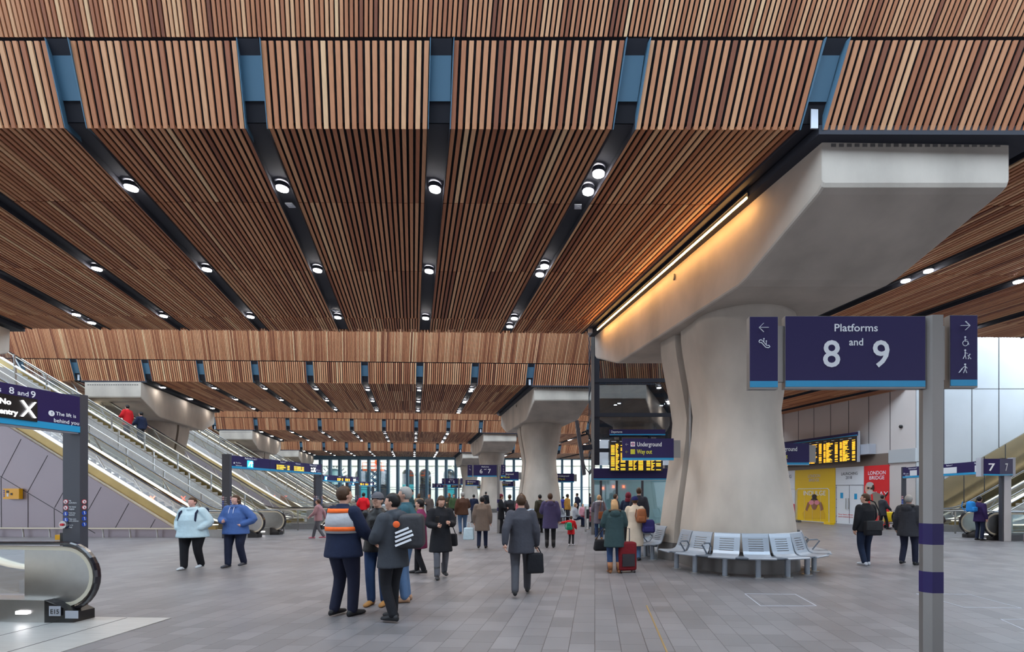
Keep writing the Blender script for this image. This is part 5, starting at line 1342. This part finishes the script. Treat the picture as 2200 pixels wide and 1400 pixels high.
# right side
pp(1860, 1214, 1060, 12, 'person in a black jacket with a satchel, watching the departure board', blk, cloth('dark_jeans', (.012, .02, .045)), hbr, arms=('down', 'hidden'), hem=.83, bulk=.03, w=1.15, shoe=(.55, .56, .6), step=.14, head=(42, 0))
pp(1952, 1213, 1063, -55, 'person in a dark grey fur-collared coat walking left of the banded post', dgr, cloth('navy_trousers', (.014, .016, .035)), hgy, arms=('down', 'down'), hem=.72, bulk=.04, w=1.15, step=.22, hood='fur', trim=cloth('dark_fur', (.06, .055, .055)))
pp(2001, 1192, 1080, 0, 'person in a dark brown coat almost hidden behind the banded steel post', cloth('dark_brown', (.035, .025, .022)), blk, hbr, arms=('hips', 'hips'), hem=.6, bulk=.04, w=1.1)
pp(2104, 1160, 1066, -80, 'person in a purple-navy coat with a bright blue backpack at the escalator', cloth('purple_navy', (.035, .02, .09)), nav, hbk, arms=('ear', 'down'), hem=.74, bulk=.03, hood=None)
pp(1896, 1137, 1063, -85, 'person in a dark coat pushing a trolley past the red hoarding', dgr, blk, hbk, arms=('fwd', 'fwd'), hem=.7, bulk=.03, step=.4)
# centre crowd
pp(1182, 1176, 1059, 2, 'person in a purple-navy coat with fur collar holding out a hand to the child', cloth('dusk_purple', (.06, .05, .12)), blk, hbr, arms=('hidden', 'down'), hem=.62, bulk=.045, w=1.12, hood='fur', boots=True, longh=False, trim=cloth('taupe_fur', (.22, .16, .12)))
pp(1227, 1171, 1108, -20, 'small child in a red coat with arms outstretched', cloth('red', (.55, .015, .02)), dgr, hbr, arms=('out', 'fwd'), hem=.66, bulk=.04, step=.1, shoe=(.7, .7, .75))
pp(1036, 1178, 1066, 5, 'person in a taupe padded coat walking away', cloth('taupe', (.16, .125, .105)), nav, hbk, arms=('down', 'down'), hem=.60, bulk=.05, w=1.08, step=.25)
pp(994, 1147, 1057, 24, 'grey-haired person in a brown jacket and blue jeans', cloth('brown_jacket', (.085, .04, .025)), ldn, hgy, arms=('down', 'hidden'), hem=.80, bulk=.04, w=1.15, step=.2)
pp(1076, 1145, 1061, -78, 'person in a black coat and maroon beanie facing right', blk, blk, hbr, arms=('hidden', 'hidden'), hem=.62, bulk=.025, hat=('beanie', cloth('maroon', (.16, .02, .035))))
pp(1120, 1150, 1059, -10, 'long-haired person wearing a pink backpack', cloth('grey_brown', (.10, .08, .075)), dgr, hbr, arms=('hidden', 'hidden'), hem=.7, bulk=.03, longh=True)
pp(1095, 1143, 1062, 15, 'person in a dark jacket next to the maroon beanie', dgr, nav, hbr, arms=('pocket', 'pocket'), hem=.8, bulk=.03)
pp(1160, 1144, 1062, 40, 'person in an olive coat beside the purple-navy coat', cloth('olive', (.045, .04, .025)), blk, hbk, arms=('down', 'hidden'), hem=.66, bulk=.03)
pp(781, 1131, 1058, 0, 'person in a bright red jacket behind the staff member', cloth('bright_red', (.72, .012, .02)), nav, hbk, arms=('pocket', 'pocket'), hem=.86, bulk=.025)
pp(882, 1150, 1051, -80, 'person in a black cap and teal coat facing right', cloth('dark_teal', (.02, .05, .06)), blk, hbk, arms=('hidden', 'hidden'), hem=.74, bulk=.03, hat=('beanie', blk))
pp(900, 1124, 1060, 0, 'person in a tan coat among the distant crowd', cloth('tan', (.24, .15, .09)), dgr, hbr, arms=('down', 'down'), hem=.6, bulk=.03, longh=True)
pp(922, 1121, 1062, 170, 'person in a grey-brown coat in the distant crowd', cloth('grey_brown', (.10, .08, .075)), dgr, hgin, arms=('down', 'phone'), hem=.7, bulk=.03)
pp(965, 1116, 1059, 150, 'ginger-haired person in the distant crowd', cloth('olive', (.045, .04, .025)), blk, hgin, arms=('hidden', 'down'), hem=.7, bulk=.03, longh=True)
pp(975, 1120, 1061, -160, 'person in a green jacket beside the ginger-haired one', cloth('moss_green', (.05, .09, .04)), dgr, hbr, arms=('phone', 'down'), hem=.82, bulk=.03)
pp(1044, 1104, 1056, -30, 'person in a black coat walking near the column behind', blk, blk, hbk, arms=('down', 'down'), hem=.8, bulk=.03, w=1.1, step=.4)
pp(1018, 1122, 1062, 30, 'person in a navy padded jacket between two brown coats', nav, dgr, hbk, arms=('hidden', 'hidden'), hem=.78, bulk=.04)
pp(858, 1126, 1062, 170, 'person in a grey coat glimpsed between nearer figures', gry, blk, hbr, arms=('down', 'down'), hem=.7, bulk=.03)
pp(1219, 1124, 1061, -60, 'person in an ochre jacket near the seated traveller', cloth('ochre', (.42, .20, .04)), dgr, hbk, skinc=(.35, .17, .10), arms=('down', 'down'), hem=.82, bulk=.03)
pp(1252, 1129, 1082, 200, 'small child in pink beside the pushchair', cloth('pink', (.62, .28, .32)), cloth('coral', (.70, .12, .14)), hbl, arms=('hidden', 'down'), hem=.80, bulk=.03)
pp(1210, 1110, 1066, 0, 'person in a blue and red coat behind the ochre jacket', cloth('cobalt', (.04, .05, .30)), nav, hbk, arms=('down', 'down'), hem=.76, bulk=.03)
pp(1240, 1112, 1059, 60, 'person in navy standing beyond the seated traveller', nav, blk, hbk, arms=('pocket', 'pocket'), hem=.84, bulk=.03)
pp(684, 1158, 1072, 100, 'person in a dusky pink jacket passing the escalator newels', cloth('dusky_pink', (.36, .20, .22)), gry, hbr, arms=('fwd', 'back'), hem=.8, bulk=.03, step=.5, shoe=(.5, .15, .2))
pp(903, 1232, 1072, 95, 'person in dark skirt and magenta top partly behind the logo bag', cloth('magenta', (.16, .02, .07)), blk, hbk, arms=('down', 'down'), hem=.60, bulk=.02, step=.2)
sp = G(1236, 1131); seatp = person(sp, 1.7, -75, 'seated person in a pale grey jacket with a black backpack', cloth('pale_grey', (.34, .34, .36)), nav, hbl, arms=('clasp', 'clasp'), hem=.9, bulk=.03, seated=True, fine=False, vox=.024)
# on the escalator
ep = fr2b(10.9, .62, .585*(10.9-2.9)-.05)
person(ep, 1.66, 90, 'person in a red coat and dark scarf riding the escalator behind the mauve wall', cloth('red', (.55, .015, .02)), nav, hbk, arms=('fwd', 'down'), hem=.66, bulk=.04, fine=False, vox=.022)
ep = fr2b(10.2, .66, .585*(10.2-2.9)-.05)
person(ep, 1.72, 90, 'person in a navy jacket standing just behind the red coat on the escalator', nav, dgr, hbk, arms=('fwd', 'down'), hem=.84, bulk=.03, fine=False, vox=.022)
# worker outside
wk = person((sx_(806), SY+.6, sz(1007)), 1.75, 0, 'worker in an orange suit standing on the raised scissor lift', cloth('orange_hi_vis', (.95, .16, .03)), cloth('orange_hi_vis', (.95, .16, .03)), None, hat=('cap', M['blue_sign']), arms=('phone', 'phone'), hem=.84, bulk=.03, fine=False, vox=.03)

# ---------------------------------------------------------------- bags and luggage
def rbox(name, c, dims, rz, m, parent=None, bev=.03, taper=1.0):
    b = MB(); x, y, z = dims; t = taper
    b.hexa([(-x/2, -y/2, 0), (x/2, -y/2, 0), (x/2, y/2, 0), (-x/2, y/2, 0), (-x/2*t, -y/2*t, z), (x/2*t, -y/2*t, z), (x/2*t, y/2*t, z), (-x/2*t, y/2*t, z)])
    o = b.build(name, m, parent, world=False, smooth=True); o.location = c; o.rotation_euler = (0, 0, rz); bevel(o, bev, 4); return o
def thing(name, loc, rz, lab, cat): r = empty(name, loc, math.radians(rz)); tag(r, lab, cat); return r
# red suitcase
g = G(1346, 1229); r = thing('suitcase', g, 12, 'dark red wheeled suitcase beside the green parka', 'suitcase')
mr = cloth('dark_red_fabric', (.14, .008, .012)); rbox('suitcase_body', (0, 0, .05), (.40, .26, .62), 0, mr, r, .05)
for sx in (-.15, .15):
    for sy in (-.09, .09):
        m_ = MB(); m_.disc((sx-.015, sy, .035), (1, 0, 0), .035, .03, M['rubber'], 14); m_.build('wheel', None, r, world=False)
m_ = MB(); m_.tube([(-.1, .1, .6), (-.1, .1, .95), (.1, .1, .95), (.1, .1, .6)], .012, M['post'], 8); m_.build('pull_handle', None, r, world=False)
m_ = MB(); m_.box((-.14, -.15, .15), (.14, -.125, .42), M['rubber']); m_.box((-.205, -.02, .1), (-.195, .02, .6), M['rubber']); m_.build('front_pocket', None, r, world=False)
# black holdall of the parka wearer
g = G(1293, 1222); r = thing('holdall', (g.x, g.y, .42), 8, 'black holdall hanging from the shoulder of the green parka', 'bag')
rbox('bag_body', (0, 0, 0), (.40, .2, .26), 0, blk, r, .06, .8)
m_ = MB(); m_.tube([(-.16, 0, .24), (-.02, 0, .44), (.12, 0, .60), (.16, 0, .44), (.17, 0, .22)], .012, M['rubber'], 8); m_.build('strap', None, r, world=False)
# logo bag carried on the back of the dark grey coat
g = G(868, 1332); r = thing('delivery_bag', (g.x+.10, g.y+.02, .98), -8, 'large dark bag with white and orange logo on the back of the grey coat', 'bag')
rbox('bag_body', (0, 0, 0), (.34, .42, .46), math.radians(20), cloth('slate_nylon', (.035, .035, .04), .6), r, .07, .92)
m_ = MB(); ux = Vector((.93, -.05, .36)).normalized()

for i, (a, wdt) in enumerate(((.0, .24), (.05, .27), (.10, .25), (.15, .2))):
    p = Vector((-.10+.0*i, -.262, .05+.055*i)); m_.bar(p, p+ux*wdt, .01, .028, M['white'])
m_.ell((-.09, -.255, .33), (.05, .012, .045), M['orange'], 12, 8)
m_.build('logo', None, r, world=False); m_ = MB(); m_.tube([(-.16, -.05, .4), (-.30, .0, .5), (-.34, .0, .3), (-.18, 0, .05)], .016, M['rubber'], 8); m_.build('strap', None, r, world=False)
# small shoulder bag on the navy coat etc.
def shoulder_bag(x, yf, z, dims, lab, m, rz=0, straph=.6, dY=0, name='shoulder_bag'):
    g = G(x, yf); r = thing(name, (g.x, g.y+dY, z), rz, lab, 'bag'); rbox('bag_body', (0, 0, 0), dims, 0, m, r, .03, .9)
    m_ = MB(); m_.tube([(-dims[0]*.4, 0, dims[2]*.9), (-dims[0]*.15, 0, dims[2]+straph*.7), (0, .0, dims[2]+straph), (dims[0]*.2, 0, dims[2]+straph*.7), (dims[0]*.4, 0, dims[2]*.9)], .010, m, 6); m_.build('strap', None, r, world=False); return r
lea = cloth('tan_leather', (.26, .085, .03), .45)
shoulder_bag(1293, 1158, .78, (.30, .12, .28), 'brown leather bag on the hip of the grey coat by the lift', lea, 0, .5, -.22)
def backpack(x, yf, z, dims, m, lab, dY=-.26, rz=0, dx=0):
    g = G(x, yf); r = thing('backpack', (g.x+dx, g.y+dY, z), rz, lab, 'backpack'); rbox('pack_body', (0, 0, 0), dims, 0, m, r, .07, .85); rbox('front_pocket', (0, -dims[1]*.5, dims[2]*.08), (dims[0]*.7, dims[1]*.4, dims[2]*.4), 0, m, r, .03)
    m_ = MB()
    for sx in (-.11, .11): m_.tube([(sx, dims[1]*.4, dims[2]*.1), (sx*1.3, dims[1]*.75, dims[2]*.5), (sx, dims[1]*.7, dims[2]*.98)], .014, m, 6)
    m_.build('strap', None, r, world=False); return r
backpack(1375, 1203, .98, (.26, .15, .36), lea, 'tan leather backpack on the long beige coat')
backpack(1383, 1203, .72, (.34, .2, .34), cloth('indigo_nylon', (.03, .025, .12)), 'indigo bag slung low beside the long beige coat', -.16, 0, .1)
backpack(1116, 1150, 1.0, (.28, .14, .34), cloth('pink_nylon', (.60, .16, .20)), 'pink backpack on the long-haired person')
backpack(1223, 1171, .52, (.2, .12, .26), cloth('green_nylon', (.02, .28, .16)), 'small green backpack on the child in red', -.15)
backpack(2095, 1160, 1.05, (.20, .34, .40), cloth('bright_blue_nylon', (.02, .22, .60)), 'bright blue backpack on the person at the right-hand escalator', 0, 0, -.16)
g = G(414, 1222); r = thing('backpack', (g.x, g.y+.26, 1.0), 0, 'navy backpack worn by the person in the pale blue hoodie', 'backpack'); rbox('pack_body', (0, 0, 0), (.3, .16, .4), 0, nav, r, .06)
m_ = MB()
for sx in (-.17, .17): m_.tube([(sx*.8, -.08, .37), (sx, -.27, .40), (sx*1.08, -.40, .28), (sx*1.1, -.43, .12), (sx*1.1, -.36, .0)], .022, None, 8)
m_.build('strap', nav, r, world=False)
# satchel
g = G(1860, 1214); r = thing('satchel', (g.x+.02, g.y-.24, .74), 6, 'black satchel across the back of the black jacket', 'bag'); rbox('bag_body', (0, 0, 0), (.40, .13, .34), 0, blk, r, .03); rbox('flap', (0, -.065, .12), (.41, .03, .23), 0, cloth('black_nylon', (.02, .02, .022), .5), r, .012)
m_ = MB(); m_.tube([(.19, 0, .3), (.21, .02, .5), (.13, .10, .78), (.0, .2, .86)], .014, None, 6); m_.build('strap', blk, r, world=False)
# suit walker's bag, pale blue carrier, trolley case
shoulder_bag(1149, 1279, .38, (.30, .14, .34), 'black bag swinging from the hand of the suited walker', blk, 15, .12, 0, 'handbag')
g = G(1007, 1178); r = thing('carrier_bag', (g.x, G(0, 1178).y, .28), 0, 'pale blue carrier bag beside the taupe coat', 'bag'); rbox('bag_body', (0, 0, 0), (.34, .14, .38), 0, cloth('ice_blue', (.48, .64, .74), .5), r, .03, .85); m_ = MB(); m_.tube([(-.08, 0, .36), (-.03, 0, .55), (.03, 0, .55), (.08, 0, .36)], .008, cloth('ice_blue', (.48, .64, .74), .5), 6); m_.build('handle', None, r, world=False)
shoulder_bag(965, 1236, .62, (.34, .14, .26), 'black handbag on the arm of the knee-length black coat', blk, 0, .22, .02, 'handbag')
g = G(1912, 1134); r = thing('luggage_trolley', g, 0, 'luggage trolley with a yellow case in front of the red hoarding', 'trolley'); rbox('yellow_case', (0, 0, .32), (.7, .4, .5), 0, M['yel'], r, .04)
m_ = MB(); m_.box((-.45, -.25, .22), (.45, .25, .27), M['steel']); m_.tube([(-.45, -.2, .25), (-.5, -.2, .95), (-.5, .2, .95), (-.45, .2, .25)], .02, M['steel'], 8); m_.build('trolley_frame', None, r, world=False)
for sx in (-.35, .35):
    for sy in (-.2, .2): m_ = MB(); m_.disc((sx, sy-.02, .1), (0, 1, 0), .1, .04, M['rubber'], 14); m_.build('wheel', None, r, world=False)
# pushchair
g = G(1266, 1130); r = thing('pushchair', g, 10, 'dark pushchair beside the small child in pink', 'pushchair'); m_ = MB(); m_.tube([(-.3, 0, .15), (.0, 0, .6), (.25, 0, 1.0)], .02, M['steel'], 8); m_.tube([(.3, 0, .12), (.0, 0, .6)], .02, M['steel'], 8); m_.build('frame', None, r, world=False); rbox('fabric_seat', (0, 0, .42), (.4, .42, .5), 0, blk, r, .08, .8)
for sx in (-.3, .3): m_ = MB(); m_.disc((sx, -.22, .12), (0, 1, 0), .12, .04, M['rubber'], 14); m_.disc((sx, .18, .12), (0, 1, 0), .12, .04, M['rubber'], 14); m_.build('wheel', None, r, world=False)
# phone in the hand of the person in the black coat
g = G(947, 1241); ph = MB(); ph.box((-.035, -.006, -.07), (.035, .006, .07), M['screen']); po = ph.build('phone', None); po.location = (g.x+.02, g.y-.33, 1.21); po.rotation_euler = (.6, 0, .4); tag(po, 'dark phone held by the person in the knee-length black coat', 'phone')
